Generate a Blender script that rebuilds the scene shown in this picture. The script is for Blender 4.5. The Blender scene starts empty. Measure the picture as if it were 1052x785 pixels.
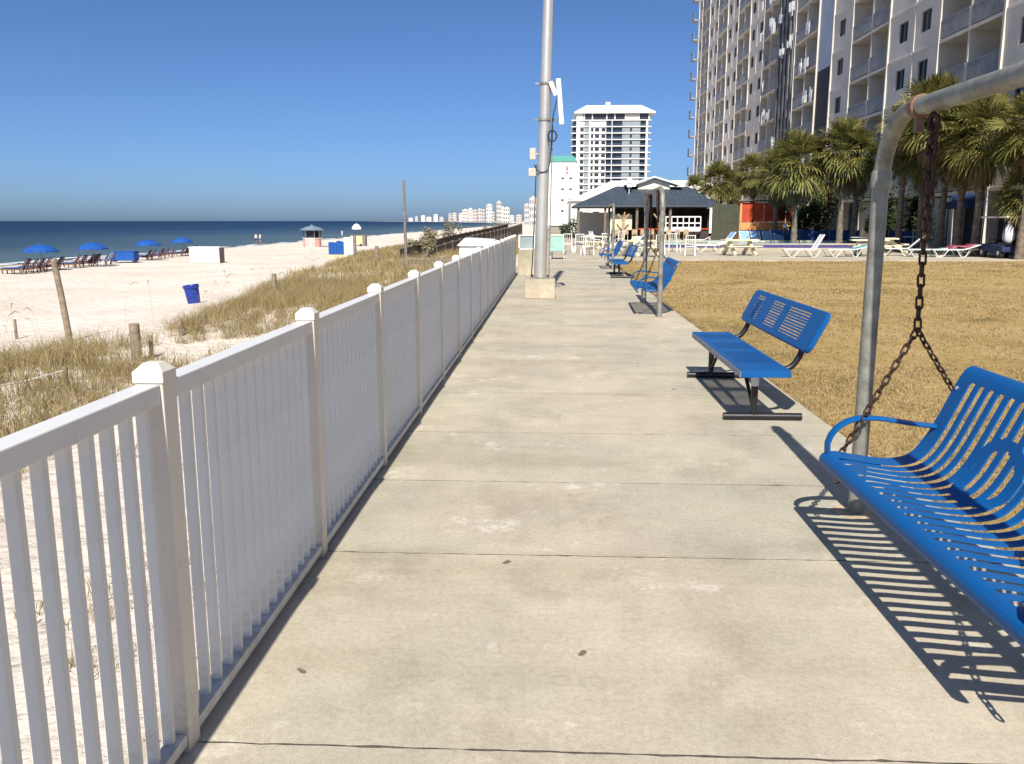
import bpy, math, random
import numpy as np
from mathutils import Vector, Matrix
random.seed(7); RNG = np.random.default_rng(7)
scene = bpy.context.scene
COL = scene.collection
PI = math.pi
EYE = 1.65                      # camera height above the walkway, metres

# ------------------------------------------------------------------ helpers
class MB:
    """collects simple shapes into one mesh"""
    def __init__(s): s.v = []; s.f = []; s.m = []; s.cm = 0
    def add(s, vs, fs):
        b = len(s.v); s.v.extend([tuple(p) for p in vs])
        for f in fs: s.f.append(tuple(i + b for i in f)); s.m.append(s.cm)
        return s
    def box(s, c, d, R=None):
        x, y, z = d[0]/2, d[1]/2, d[2]/2
        vs = [Vector(p) for p in ((-x,-y,-z),(x,-y,-z),(x,y,-z),(-x,y,-z),(-x,-y,z),(x,-y,z),(x,y,z),(-x,y,z))]
        if R is not None: vs = [R @ p for p in vs]
        c = Vector(c)
        return s.add([p + c for p in vs], [(0,3,2,1),(4,5,6,7),(0,1,5,4),(1,2,6,5),(2,3,7,6),(3,0,4,7)])
    def bb(s, x0, x1, y0, y1, z0, z1):
        return s.box(((x0+x1)/2,(y0+y1)/2,(z0+z1)/2),(x1-x0,y1-y0,z1-z0))
    def bar(s, p, q, w, h, up=(0,0,1)):
        p, q = Vector(p), Vector(q); d = q - p; L = d.length; d.normalize()
        u = Vector(up)
        if abs(d.dot(u)) > .98: u = Vector((1,0,0))
        sx = d.cross(u).normalized(); su = sx.cross(d).normalized()
        return s.box((p+q)/2, (w, L, h), Matrix((sx, d, su)).transposed())
    def tube(s, pts, r, n=8, closed=False, cap=True, flat=1.0, up=(0,0,1)):
        pts = [Vector(p) for p in pts]; N = len(pts)
        rs = r if isinstance(r, (list, tuple)) else [r]*N
        vs = []; pu = None
        for i, p in enumerate(pts):
            if closed: t = pts[(i+1) % N] - pts[i-1]
            else: t = pts[min(i+1, N-1)] - pts[max(i-1, 0)]
            t.normalize()
            if pu is None:
                u = Vector(up)
                if abs(t.dot(u)) > .95: u = Vector((1,0,0))
            else: u = pu
            u = (u - t*u.dot(t)).normalized(); w = t.cross(u); pu = u
            for k in range(n):
                a = 2*PI*k/n
                vs.append(p + (u*math.cos(a)*flat + w*math.sin(a))*rs[i])
        fs = []
        for i in range(N if closed else N-1):
            j = (i+1) % N
            for k in range(n):
                l = (k+1) % n
                fs.append((i*n+k, i*n+l, j*n+l, j*n+k))
        if cap and not closed:
            fs.append(tuple(reversed(range(n)))); fs.append(tuple((N-1)*n+k for k in range(n)))
        return s.add(vs, fs)
    def lathe(s, prof, n=16, c=(0,0,0), R=None):
        vs = []; c = Vector(c)
        for r, z in prof:
            for k in range(n):
                a = 2*PI*k/n; p = Vector((r*math.cos(a), r*math.sin(a), z))
                vs.append((R @ p if R is not None else p) + c)
        fs = []
        for i in range(len(prof)-1):
            for k in range(n):
                l = (k+1) % n; fs.append((i*n+k, i*n+l, (i+1)*n+l, (i+1)*n+k))
        fs.append(tuple(reversed(range(n)))); fs.append(tuple((len(prof)-1)*n+k for k in range(n)))
        return s.add(vs, fs)
    def prism(s, poly, axis, a, b):
        """extrude a 2-D polygon: axis 'x' -> poly in (y,z); 'y' -> (x,z); 'z' -> (x,y)"""
        def P(u, v, w): return {'x': (w,u,v), 'y': (u,w,v), 'z': (u,v,w)}[axis]
        n = len(poly); vs = [P(u,v,a) for u,v in poly] + [P(u,v,b) for u,v in poly]
        fs = [tuple(range(n)), tuple(reversed(range(n,2*n)))]
        for i in range(n):
            j = (i+1) % n; fs.append((i, n+i, n+j, j))
        return s.add(vs, fs)
    def build(s, name, mats, parent=None, smooth=False, bevel=0, loc=None, seg=2):
        me = bpy.data.meshes.new(name); me.from_pydata(s.v, [], s.f)
        if not isinstance(mats, (list, tuple)): mats = [mats]
        for m in mats: me.materials.append(m)
        if len(mats) > 1: me.polygons.foreach_set('material_index', s.m)
        me.update()
        import bmesh
        if len(s.f) < 60000:
            bm = bmesh.new(); bm.from_mesh(me); bmesh.ops.recalc_face_normals(bm, faces=bm.faces); bm.to_mesh(me); bm.free()
        if smooth: me.polygons.foreach_set('use_smooth', [True]*len(me.polygons))
        o = bpy.data.objects.new(name, me); COL.objects.link(o)
        if parent: o.parent = parent
        if loc: o.location = loc
        if bevel:
            b = o.modifiers.new('bevel', 'BEVEL'); b.width = bevel; b.segments = seg; b.limit_method = 'ANGLE'
        if smooth:
            try:
                me.set_sharp_from_angle(angle=math.radians(42))
            except Exception: pass
        return o

def tag(o, label=None, cat=None, group=None, kind=None):
    if label: o['label'] = label
    if cat: o['category'] = cat
    if group: o['group'] = group
    if kind: o['kind'] = kind
    return o
def thing(name, label, cat, loc=(0,0,0), rz=0, group=None):
    o = bpy.data.objects.new(name, None); COL.objects.link(o); o.empty_display_size = .2
    o.location = loc; o.rotation_euler = (0,0,rz)
    return tag(o, label, cat, group)
def copy_tree(o, label=None, loc=None, rz=None, scale=None):
    c = o.copy(); COL.objects.link(c)
    for ch in o.children:
        d = ch.copy(); COL.objects.link(d); d.parent = c
        for g in ch.children:
            e = g.copy(); COL.objects.link(e); e.parent = d
    if label: c['label'] = label
    if loc is not None: c.location = loc
    if rz is not None: c.rotation_euler = (0,0,rz)
    if scale is not None: c.scale = (scale,)*3 if not isinstance(scale, tuple) else scale
    return c
def ordn(i): return ['first','second','third','fourth','fifth','sixth','seventh','eighth','ninth','tenth','eleventh','twelfth','thirteenth','fourteenth','fifteenth','sixteenth','seventeenth','eighteenth','nineteenth','twentieth'][i]

# ---- picture measurement -> world metres (used only to survey where things stand)
TH = math.radians(10.65); PSI = math.tan(math.radians(2.69)); FPX = 880.
def slope(py):
    v = (py-392.5)/FPX
    return (math.sin(TH)+v*math.cos(TH))/(math.cos(TH)-v*math.sin(TH))
def lat(px, py):
    v = (py-392.5)/FPX
    return (px-526)/FPX/(math.cos(TH)-v*math.sin(TH)) - PSI
def gnd(px, py, z=0.0):
    d = (EYE-z)/slope(py); return (lat(px,py)*d, d)
def atY(px, py, Y):
    return (lat(px,py)*Y, Y, EYE - slope(py)*Y)

# ------------------------------------------------------------------ materials
def nt(name):
    m = bpy.data.materials.new(name); m.use_nodes = True
    t = m.node_tree; b = t.nodes['Principled BSDF']
    return m, t, b
def mat(name, col, rough=.6, metal=0., spec=.5, var=.12, scale=6., bump=0., bscale=None, isl=0., detail=6, col2=None, coat=0.):
    """base colour broken up by two scales of noise, optional bump and per-piece variation"""
    m, t, b = nt(name); N = t.nodes; L = t.links
    b.inputs['Roughness'].default_value = rough; b.inputs['Metallic'].default_value = metal
    b.inputs['Specular IOR Level'].default_value = spec
    if coat: b.inputs['Coat Weight'].default_value = coat
    tc = N.new('ShaderNodeTexCoord')
    n1 = N.new('ShaderNodeTexNoise'); n1.inputs['Scale'].default_value = scale; n1.inputs['Detail'].default_value = detail
    n1.inputs['Roughness'].default_value = .65
    L.new(tc.outputs['Object'], n1.inputs['Vector'])
    r = N.new('ShaderNodeValToRGB')
    c2 = col2 or tuple(max(0, c*(1-2.2*var)) for c in col)
    c1 = tuple(min(1, c*(1+var)) for c in col)
    r.color_ramp.elements[0].position = .3; r.color_ramp.elements[0].color = (*c2, 1)
    r.color_ramp.elements[1].position = .65; r.color_ramp.elements[1].color = (*c1, 1)
    L.new(n1.outputs['Fac'], r.inputs['Fac'])
    out = r.outputs['Color']
    if isl:
        g = N.new('ShaderNodeNewGeometry')
        mr = N.new('ShaderNodeMapRange'); mr.inputs['To Min'].default_value = 1-isl; mr.inputs['To Max'].default_value = 1+isl
        L.new(g.outputs['Random Per Island'], mr.inputs['Value'])
        mx = N.new('ShaderNodeMix'); mx.data_type = 'RGBA'; mx.blend_type = 'MULTIPLY'; mx.inputs['Factor'].default_value = 1
        L.new(out, mx.inputs['A']); L.new(mr.outputs['Result'], mx.inputs['B']); out = mx.outputs['Result']
    L.new(out, b.inputs['Base Color'])
    if bump:
        n2 = N.new('ShaderNodeTexNoise'); n2.inputs['Scale'].default_value = bscale or scale*8; n2.inputs['Detail'].default_value = 8
        L.new(tc.outputs['Object'], n2.inputs['Vector'])
        bp = N.new('ShaderNodeBump'); bp.inputs['Strength'].default_value = min(1, bump); bp.inputs['Distance'].default_value = .02
        L.new(n2.outputs['Fac'], bp.inputs['Height']); L.new(bp.outputs['Normal'], b.inputs['Normal'])
    return m
def leafmat(name, cols, rough=.5, trans=.25):
    m, t, b = nt(name); N = t.nodes; L = t.links
    g = N.new('ShaderNodeNewGeometry'); r = N.new('ShaderNodeValToRGB'); cr = r.color_ramp
    while len(cr.elements) < len(cols): cr.elements.new(.5)
    for i, c in enumerate(cols):
        cr.elements[i].position = i/(len(cols)-1); cr.elements[i].color = (*c, 1)
    L.new(g.outputs['Random Per Island'], r.inputs['Fac']); L.new(r.outputs['Color'], b.inputs['Base Color'])
    b.inputs['Roughness'].default_value = rough; b.inputs['Specular IOR Level'].default_value = .3
    if trans:
        tr = N.new('ShaderNodeBsdfTranslucent'); L.new(r.outputs['Color'], tr.inputs['Color'])
        mx = N.new('ShaderNodeMixShader'); mx.inputs[0].default_value = trans
        L.new(b.outputs[0], mx.inputs[1]); L.new(tr.outputs[0], mx.inputs[2])
        L.new(mx.outputs[0], t.nodes['Material Output'].inputs['Surface'])
    return m

def concrete_mat(name, base, joint_y=True):
    m, t, b = nt(name); N = t.nodes; L = t.links
    tc = N.new('ShaderNodeTexCoord')
    def noise(sc, det=8, rough=.6, stretch=None):
        n = N.new('ShaderNodeTexNoise'); n.inputs['Scale'].default_value = sc; n.inputs['Detail'].default_value = det; n.inputs['Roughness'].default_value = rough
        if stretch:
            mp = N.new('ShaderNodeMapping'); mp.inputs['Scale'].default_value = stretch
            L.new(tc.outputs['Object'], mp.inputs['Vector']); L.new(mp.outputs['Vector'], n.inputs['Vector'])
        else: L.new(tc.outputs['Object'], n.inputs['Vector'])
        return n.outputs['Fac']
    def ramp(f, p0, c0, p1, c1):
        r = N.new('ShaderNodeValToRGB'); e = r.color_ramp.elements
        e[0].position = p0; e[0].color = (*c0, 1); e[1].position = p1; e[1].color = (*c1, 1)
        L.new(f, r.inputs['Fac']); return r.outputs['Color']
    def mul(a, bb, f=1., mode='MULTIPLY'):
        x = N.new('ShaderNodeMix'); x.data_type = 'RGBA'; x.blend_type = mode; x.inputs['Factor'].default_value = f
        L.new(a, x.inputs['A']); L.new(bb, x.inputs['B']); return x.outputs['Result']
    c = ramp(noise(.9, 10, .62), .34, (base[0]*.84,base[1]*.855,base[2]*.87), .60, tuple(k*1.04 for k in base))
    c = mul(c, ramp(noise(4.5, 6, .7), .35, (.94,.935,.93), .6, (1.02,1.02,1.02)))
    c = mul(c, ramp(noise(190, 4, .7), .38, (.80,.79,.77), .60, (1.05,1.05,1.05)))
    c = mul(c, ramp(noise(38, 6, .75), .36, (.86,.85,.83), .58, (1.03,1.03,1.03)))
    c = mul(c, ramp(noise(.38, 4, .5), .40, (.93,.955,.93), .60, (1.03,.995,.97)))
    g = N.new('ShaderNodeNewGeometry')
    c = mul(c, ramp(g.outputs['Random Per Island'], 0, (.90,.91,.90), 1, (1.04,1.02,.99)))
    c = mul(c, ramp(noise(1.15, 12, .72), .39, (.87,.865,.85), .485, (1,1,1)))
    c = mul(c, ramp(noise(.9, 9, .6, (.25,1.6,1)), .36, (.88,.87,.84), .48, (1,1,1)))
    # dark spots (gum, leaf stains)
    vo = N.new('ShaderNodeTexVoronoi'); vo.inputs['Scale'].default_value = 1.1; L.new(tc.outputs['Object'], vo.inputs['Vector'])
    c = mul(c, ramp(vo.outputs['Distance'], .022, (.35,.33,.31), .035, (1,1,1)))
    # efflorescence: pale crusty patches
    w = ramp(noise(1.5, 14, .82), .56, (0,0,0), .645, (1,1,1))
    x = N.new('ShaderNodeMix'); x.data_type = 'RGBA'; x.inputs['B'].default_value = (.74,.69,.62,1)
    sc = N.new('ShaderNodeMath'); sc.operation = 'MULTIPLY'; sc.inputs[1].default_value = .55
    L.new(w, sc.inputs[0]); L.new(sc.outputs[0], x.inputs['Factor']); L.new(c, x.inputs['A']); c = x.outputs['Result']
    L.new(c, b.inputs['Base Color'])
    b.inputs['Roughness'].default_value = .88; b.inputs['Specular IOR Level'].default_value = .25
    bp = N.new('ShaderNodeBump'); bp.inputs['Strength'].default_value = .35; bp.inputs['Distance'].default_value = .006
    L.new(noise(90, 8, .7), bp.inputs['Height']); L.new(bp.outputs['Normal'], b.inputs['Normal'])
    return m

M = {}
M['concrete'] = concrete_mat('walkway concrete', (.53,.482,.395))
M['concrete_block'] = concrete_mat('cast concrete', (.52,.46,.36))
M['deck'] = concrete_mat('pool deck concrete', (.56,.50,.41))
M['vinyl'] = mat('white vinyl', (.66,.655,.64), .42, var=.03, scale=3, spec=.45)
M['vinyl_post'] = mat('yellowed vinyl post', (.68,.63,.55), .45, var=.03, scale=3, spec=.4)
M['galv'] = mat('galvanised pipe', (.27,.265,.225), .5, metal=.25, var=.22, scale=9, bump=.12, bscale=60)
M['galv_bright'] = mat('spun aluminium mast', (.62,.60,.55), .36, metal=.6, var=.06, scale=2, bump=.05, bscale=30)
M['blue_coat'] = mat('blue plastisol coating', (.003,.084,.275), .42, var=.12, scale=5, spec=.18, col2=(.010,.088,.27), bump=.10, bscale=260)
M['blue_worn'] = mat('worn blue coating', (.25,.28,.30), .5, var=.25, scale=20, col2=(.05,.13,.30))
M['black'] = mat('black powder coat', (.012,.012,.014), .38, var=.1, scale=10, bump=.08, bscale=200)
M['rust'] = mat('rusty chain steel', (.075,.040,.026), .75, metal=.3, var=.35, scale=60, bump=.3, bscale=200)
M['rust_plate'] = mat('rusted band', (.17,.075,.04), .8, metal=.2, var=.3, scale=40, col2=(.19,.16,.13), bump=.2)
M['tape'] = mat('white tape', (.75,.75,.73), .6, var=.1, scale=30)
M['wood'] = mat('weathered timber', (.23,.18,.125), .85, var=.25, scale=7, bump=.4, bscale=40, isl=.12)
M['wood_dark'] = mat('dark weathered timber', (.17,.14,.11), .88, var=.25, scale=8, bump=.4, bscale=40, isl=.15)
M['wood_pole'] = mat('grey timber pole', (.20,.175,.16), .85, var=.2, scale=6, bump=.3, bscale=40)
M['rope'] = mat('pale rope', (.62,.60,.55), .9, var=.1, scale=50)
M['blue_plastic'] = mat('blue barrel plastic', (.008,.035,.26), .35, var=.08, scale=8)
M['blue_canvas'] = mat('blue beach canvas', (.003,.075,.33), .75, var=.12, scale=4)
M['navy_cloth'] = mat('navy cushion', (.020,.035,.11), .85, var=.15, scale=5)
M['lounger_wood'] = mat('varnished lounger wood', (.19,.085,.045), .6, var=.2, scale=8, isl=.15)
M['white_paint'] = mat('white paint', (.80,.79,.76), .5, var=.05, scale=4)
M['white_plastic'] = mat('white resin furniture', (.82,.81,.77), .4, var=.04, scale=4)
M['cream'] = mat('cream fibreglass', (.72,.64,.44), .55, var=.08, scale=4)
M['mint'] = mat('mint sling cloth', (.45,.74,.68), .7, var=.06, scale=4)
M['teal'] = mat('teal cloth', (.06,.33,.33), .75, var=.12, scale=4)
M['skyblue'] = mat('light blue sling cloth', (.22,.40,.62), .7, var=.1, scale=4)
M['royal'] = mat('royal blue sling cloth', (.012,.06,.22), .7, var=.1, scale=4)
M['pink'] = mat('pink towel', (.62,.14,.22), .9, var=.2, scale=8)
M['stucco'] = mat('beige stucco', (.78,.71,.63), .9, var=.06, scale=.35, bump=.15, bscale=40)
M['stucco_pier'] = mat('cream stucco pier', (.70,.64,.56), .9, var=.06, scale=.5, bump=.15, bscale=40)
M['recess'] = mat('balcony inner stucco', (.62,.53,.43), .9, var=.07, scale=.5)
M['glass'] = mat('dark window glass', (.012,.018,.028), .06, var=.15, scale=.4, spec=.6)
M['winframe'] = mat('bronze window frame', (.16,.15,.14), .45, var=.08, scale=4)
M['railing'] = mat('grey balcony rail', (.36,.35,.34), .5, metal=.0, var=.12, scale=1.2)
M['netting'] = mat('dark scaffold netting', (.21,.21,.22), .9, var=.3, scale=.6)
M['bluepanel'] = mat('pale blue wall board', (.50,.58,.68), .7, var=.07, scale=.5)
M['darkpanel'] = mat('dark waterproofing', (.022,.022,.035), .7, var=.15, scale=.7)
M['awning'] = mat('blue awning canvas', (.014,.045,.16), .75, var=.1, scale=3)
M['tarp'] = mat('loose white plastic sheet', (.78,.78,.78), .4, var=.08, scale=2)
M['roof_navy'] = mat('slate blue metal roof', (.056,.074,.100), .55, var=.12, scale=1.5, metal=.1)
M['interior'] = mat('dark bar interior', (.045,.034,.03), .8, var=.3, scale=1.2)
M['tan'] = mat('tan carved post', (.46,.32,.19), .8, var=.2, scale=6)
M['orange'] = mat('orange painted board', (.68,.30,.10), .7, var=.1, scale=2)
M['red'] = mat('red painted panel', (.52,.055,.018), .6, var=.15, scale=2)
M['olive'] = mat('olive screen', (.060,.062,.040), .85, var=.15, scale=3)
M['tile'] = mat('purple blue pool tile', (.075,.07,.22), .25, var=.3, scale=9)
M['pool'] = mat('pool water', (.07,.36,.46), .08, var=.08, scale=1, bump=.15, bscale=4)
M['tower_white'] = mat('white tower render', (.82,.80,.77), .8, var=.03, scale=.1)
M['tower_grey'] = mat('grey green tower panel', (.25,.29,.31), .7, var=.06, scale=.2)
M['tower_glass'] = mat('tower balcony glass', (.055,.075,.11), .15, var=.3, scale=.4, isl=.25)
M['tower_dark'] = mat('tower dark openings', (.035,.035,.05), .3, var=.3, scale=.3, isl=.2)
M['green_roof'] = mat('sea green roof', (.06,.27,.23), .6, var=.1, scale=1)
M['red_sign'] = mat('red sign letters', (.45,.03,.05), .5, var=.05, scale=1)
M['rubber'] = mat('black rubber', (.02,.02,.02), .8, var=.1, scale=5)
M['bag'] = mat('pale laundry sack', (.66,.68,.72), .8, var=.1, scale=5)
M['tank_grey'] = mat('beige grey box paint', (.50,.46,.39), .6, var=.08, scale=5)
M['tank'] = mat('pale yellow paint', (.66,.55,.30), .6, var=.1, scale=3)
M['pinkwall'] = mat('pink painted boards', (.72,.42,.38), .7, var=.08, scale=3)
M['kiosk_roof'] = mat('blue grey kiosk roof', (.17,.22,.27), .6, var=.1, scale=3)
M['skin'] = mat('skin', (.52,.30,.20), .6, var=.05, scale=5)
M['shirt'] = mat('white shirt', (.8,.8,.8), .8, var=.05, scale=5)
M['hair'] = mat('brown hair', (.05,.03,.02), .7, var=.1, scale=5)
M['trunk'] = mat('palm trunk', (.20,.155,.115), .9, var=.3, scale=5, bump=.6, bscale=18)
M['palm'] = leafmat('sabal fronds', [(.055,.070,.020),(.14,.145,.040),(.22,.205,.060),(.33,.275,.095)], .45, .28)
M['palm_dead'] = leafmat('dead fronds', [(.10,.07,.035),(.20,.145,.075),(.15,.10,.05)], .8, .1)
M['bush'] = leafmat('dark shrub leaves', [(.018,.030,.012),(.035,.055,.018),(.06,.08,.025)], .5, .15)
M['bush_grey'] = leafmat('grey green beach shrub', [(.12,.12,.065),(.22,.20,.11),(.30,.25,.15)], .7, .15)
M['dune_grass'] = leafmat('dry dune grass', [(.15,.125,.05),(.35,.265,.125),(.48,.37,.20),(.22,.19,.07),(.40,.305,.155)], .7, .25)
M['lawn_blades'] = leafmat('dormant lawn blades', [(.36,.265,.13),(.50,.37,.19),(.42,.31,.15),(.27,.21,.085)], .75, .25)

def sand_mat():
    m, t, b = nt('white quartz sand'); N = t.nodes; L = t.links
    tc = N.new('ShaderNodeTexCoord')
    n = N.new('ShaderNodeTexNoise'); n.inputs['Scale'].default_value = .25; n.inputs['Detail'].default_value = 10; L.new(tc.outputs['Object'], n.inputs['Vector'])
    r = N.new('ShaderNodeValToRGB'); e = r.color_ramp.elements
    e[0].position = .3; e[0].color = (.62,.54,.45,1); e[1].position = .62; e[1].color = (.73,.65,.565,1)
    L.new(n.outputs['Fac'], r.inputs['Fac'])
    # wet sand next to the water: darker below a given height
    sp = N.new('ShaderNodeSeparateXYZ'); L.new(tc.outputs['Object'], sp.inputs[0])
    mr = N.new('ShaderNodeMapRange'); mr.inputs['From Min'].default_value = -1.99; mr.inputs['From Max'].default_value = -1.88
    L.new(sp.outputs['Z'], mr.inputs['Value'])
    mx = N.new('ShaderNodeMix'); mx.data_type = 'RGBA'; mx.inputs['A'].default_value = (.42,.36,.29,1)
    L.new(mr.outputs['Result'], mx.inputs['Factor']); L.new(r.outputs['Color'], mx.inputs['B'])
    L.new(mx.outputs['Result'], b.inputs['Base Color'])
    b.inputs['Roughness'].default_value = .95; b.inputs['Specular IOR Level'].default_value = .15
    vo = N.new('ShaderNodeTexVoronoi'); vo.inputs['Scale'].default_value = 2.6; vo.feature = 'SMOOTH_F1'; L.new(tc.outputs['Object'], vo.inputs['Vector'])
    n3 = N.new('ShaderNodeTexNoise'); n3.inputs['Scale'].default_value = 5; n3.inputs['Detail'].default_value = 10; n3.inputs['Roughness'].default_value = .6; L.new(tc.outputs['Object'], n3.inputs['Vector'])
    ad = N.new('ShaderNodeMath'); ad.operation = 'ADD'; L.new(vo.outputs['Distance'], ad.inputs[0]); L.new(n3.outputs['Fac'], ad.inputs[1])
    bp = N.new('ShaderNodeBump'); bp.inputs['Strength'].default_value = .7; bp.inputs['Distance'].default_value = .12
    L.new(ad.outputs[0], bp.inputs['Height']); L.new(bp.outputs['Normal'], b.inputs['Normal'])
    return m
M['sand'] = sand_mat()

def lawn_mat():
    m, t, b = nt('dormant lawn'); N = t.nodes; L = t.links
    tc = N.new('ShaderNodeTexCoord')
    def noise(sc, det=8, ro=.6):
        n = N.new('ShaderNodeTexNoise'); n.inputs['Scale'].default_value = sc; n.inputs['Detail'].default_value = det; n.inputs['Roughness'].default_value = ro
        L.new(tc.outputs['Object'], n.inputs['Vector']); return n.outputs['Fac']
    r = N.new('ShaderNodeValToRGB'); e = r.color_ramp.elements
    e[0].position = .32; e[0].color = (.22,.17,.075,1); e[1].position = .66; e[1].color = (.47,.34,.18,1)
    k = e.new(.48); k.color = (.40,.285,.12,1)
    L.new(noise(.55, 10, .65), r.inputs['Fac'])
    r2 = N.new('ShaderNodeValToRGB'); q = r2.color_ramp.elements
    q[0].position = .35; q[0].color = (.70,.70,.62,1); q[1].position = .65; q[1].color = (1.12,1.1,1.05,1)
    L.new(noise(9, 8, .75), r2.inputs['Fac'])
    mx = N.new('ShaderNodeMix'); mx.data_type = 'RGBA'; mx.blend_type = 'MULTIPLY'; mx.inputs['Factor'].default_value = 1
    L.new(r.outputs['Color'], mx.inputs['A']); L.new(r2.outputs['Color'], mx.inputs['B'])
    # bare sandy patches
    r3 = N.new('ShaderNodeValToRGB'); w = r3.color_ramp.elements
    w[0].position = .60; w[0].color = (0,0,0,1); w[1].position = .70; w[1].color = (.75,.75,.75,1)
    L.new(noise(.9, 9, .7), r3.inputs['Fac'])
    m2 = N.new('ShaderNodeMix'); m2.data_type = 'RGBA'; m2.inputs['B'].default_value = (.44,.35,.24,1)
    L.new(r3.outputs['Color'], m2.inputs['Factor']); L.new(mx.outputs['Result'], m2.inputs['A'])
    L.new(m2.outputs['Result'], b.inputs['Base Color'])
    b.inputs['Roughness'].default_value = .95; b.inputs['Specular IOR Level'].default_value = .1
    bp = N.new('ShaderNodeBump'); bp.inputs['Strength'].default_value = .7; bp.inputs['Distance'].default_value = .03
    L.new(noise(30, 8, .75), bp.inputs['Height']); L.new(bp.outputs['Normal'], b.inputs['Normal'])
    return m
M['lawn'] = lawn_mat()

def sea_mat():
    m, t, b = nt('gulf water'); N = t.nodes; L = t.links
    tc = N.new('ShaderNodeTexCoord'); sp = N.new('ShaderNodeSeparateXYZ'); L.new(tc.outputs['Object'], sp.inputs[0])
    n = N.new('ShaderNodeTexNoise'); n.inputs['Scale'].default_value = .012; n.inputs['Detail'].default_value = 5; L.new(tc.outputs['Object'], n.inputs['Vector'])
    ad = N.new('ShaderNodeMath'); ad.operation = 'MULTIPLY_ADD'; ad.inputs[1].default_value = 90; L.new(n.outputs['Fac'], ad.inputs[0]); L.new(sp.outputs['X'], ad.inputs[2])
    mr = N.new('ShaderNodeMapRange'); mr.inputs['From Min'].default_value = -260; mr.inputs['From Max'].default_value = 0
    L.new(ad.outputs[0], mr.inputs['Value'])
    r = N.new('ShaderNodeValToRGB'); e = r.color_ramp.elements      # the water is deeper, so bluer, further out
    e[0].position = 0; e[0].color = (.007,.020,.048,1); e[1].position = 1; e[1].color = (.085,.125,.13,1)
    k = e.new(.55); k.color = (.012,.032,.062,1)
    k = e.new(.80); k.color = (.030,.060,.088,1)
    L.new(mr.outputs['Result'], r.inputs['Fac']); L.new(r.outputs['Color'], b.inputs['Base Color'])
    b.inputs['Roughness'].default_value = .4; b.inputs['Specular IOR Level'].default_value = .10
    w = N.new('ShaderNodeTexNoise'); w.inputs['Scale'].default_value = .55; w.inputs['Detail'].default_value = 8
    mp = N.new('ShaderNodeMapping'); mp.inputs['Scale'].default_value = (1,.35,1); L.new(tc.outputs['Object'], mp.inputs['Vector']); L.new(mp.outputs['Vector'], w.inputs['Vector'])
    bp = N.new('ShaderNodeBump'); bp.inputs['Strength'].default_value = 1; bp.inputs['Distance'].default_value = .6
    L.new(w.outputs['Fac'], bp.inputs['Height']); L.new(bp.outputs['Normal'], b.inputs['Normal'])
    return m
M['sea'] = sea_mat()
M['foam'] = mat('sea foam', (.80,.81,.82), .8, var=.08, scale=2, bump=.4, bscale=6)
M['land'] = mat('inland ground', (.40,.34,.25), .95, var=.2, scale=.05)

def grime(m, col=(.30,.25,.18), top=.30):
    """splashed dirt low on a thing and a few scuffs, in its own noise shape"""
    t = m.node_tree; N = t.nodes; L = t.links; b = N['Principled BSDF']; src = b.inputs['Base Color'].links[0].from_socket
    tc = N.new('ShaderNodeTexCoord'); sp = N.new('ShaderNodeSeparateXYZ'); L.new(tc.outputs['Object'], sp.inputs[0])
    n = N.new('ShaderNodeTexNoise'); n.inputs['Scale'].default_value = 14; n.inputs['Detail'].default_value = 8; n.inputs['Roughness'].default_value = .7; L.new(tc.outputs['Object'], n.inputs['Vector'])
    mr = N.new('ShaderNodeMapRange'); mr.inputs['From Min'].default_value = 0; mr.inputs['From Max'].default_value = top; mr.inputs['To Min'].default_value = .42; mr.inputs['To Max'].default_value = .10; L.new(sp.outputs['Z'], mr.inputs['Value'])
    ad = N.new('ShaderNodeMath'); ad.operation = 'ADD'; L.new(n.outputs['Fac'], ad.inputs[0]); L.new(mr.outputs['Result'], ad.inputs[1])
    r = N.new('ShaderNodeValToRGB'); r.color_ramp.elements[0].position = .68; r.color_ramp.elements[1].position = 1.0; r.color_ramp.elements[1].color = (.65,.65,.65,1); L.new(ad.outputs[0], r.inputs['Fac'])
    x = N.new('ShaderNodeMix'); x.data_type = 'RGBA'; x.inputs['B'].default_value = (*col,1); L.new(r.outputs['Color'], x.inputs['Factor']); L.new(src, x.inputs['A']); L.new(x.outputs['Result'], b.inputs['Base Color'])
grime(M['vinyl']); grime(M['vinyl_post'])

def varied_glass(m):
    """some rooms have their curtains drawn: tone differs from window to window"""
    t = m.node_tree; N = t.nodes; L = t.links; b = N['Principled BSDF']; src = b.inputs['Base Color'].links[0].from_socket
    o = N.new('ShaderNodeObjectInfo'); r = N.new('ShaderNodeValToRGB'); e = r.color_ramp.elements; r.color_ramp.interpolation = 'CONSTANT'
    e[0].position = 0; e[0].color = (0,0,0,1); e[1].position = .55; e[1].color = (.25,.25,.25,1); k = e.new(.75); k.color = (.6,.6,.6,1); k = e.new(.9); k.color = (1,1,1,1)
    L.new(o.outputs['Random'], r.inputs['Fac'])
    x = N.new('ShaderNodeMix'); x.data_type = 'RGBA'; x.inputs['B'].default_value = (.22,.205,.18,1); L.new(r.outputs['Color'], x.inputs['Factor']); L.new(src, x.inputs['A']); L.new(x.outputs['Result'], b.inputs['Base Color'])
varied_glass(M['glass'])
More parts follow.
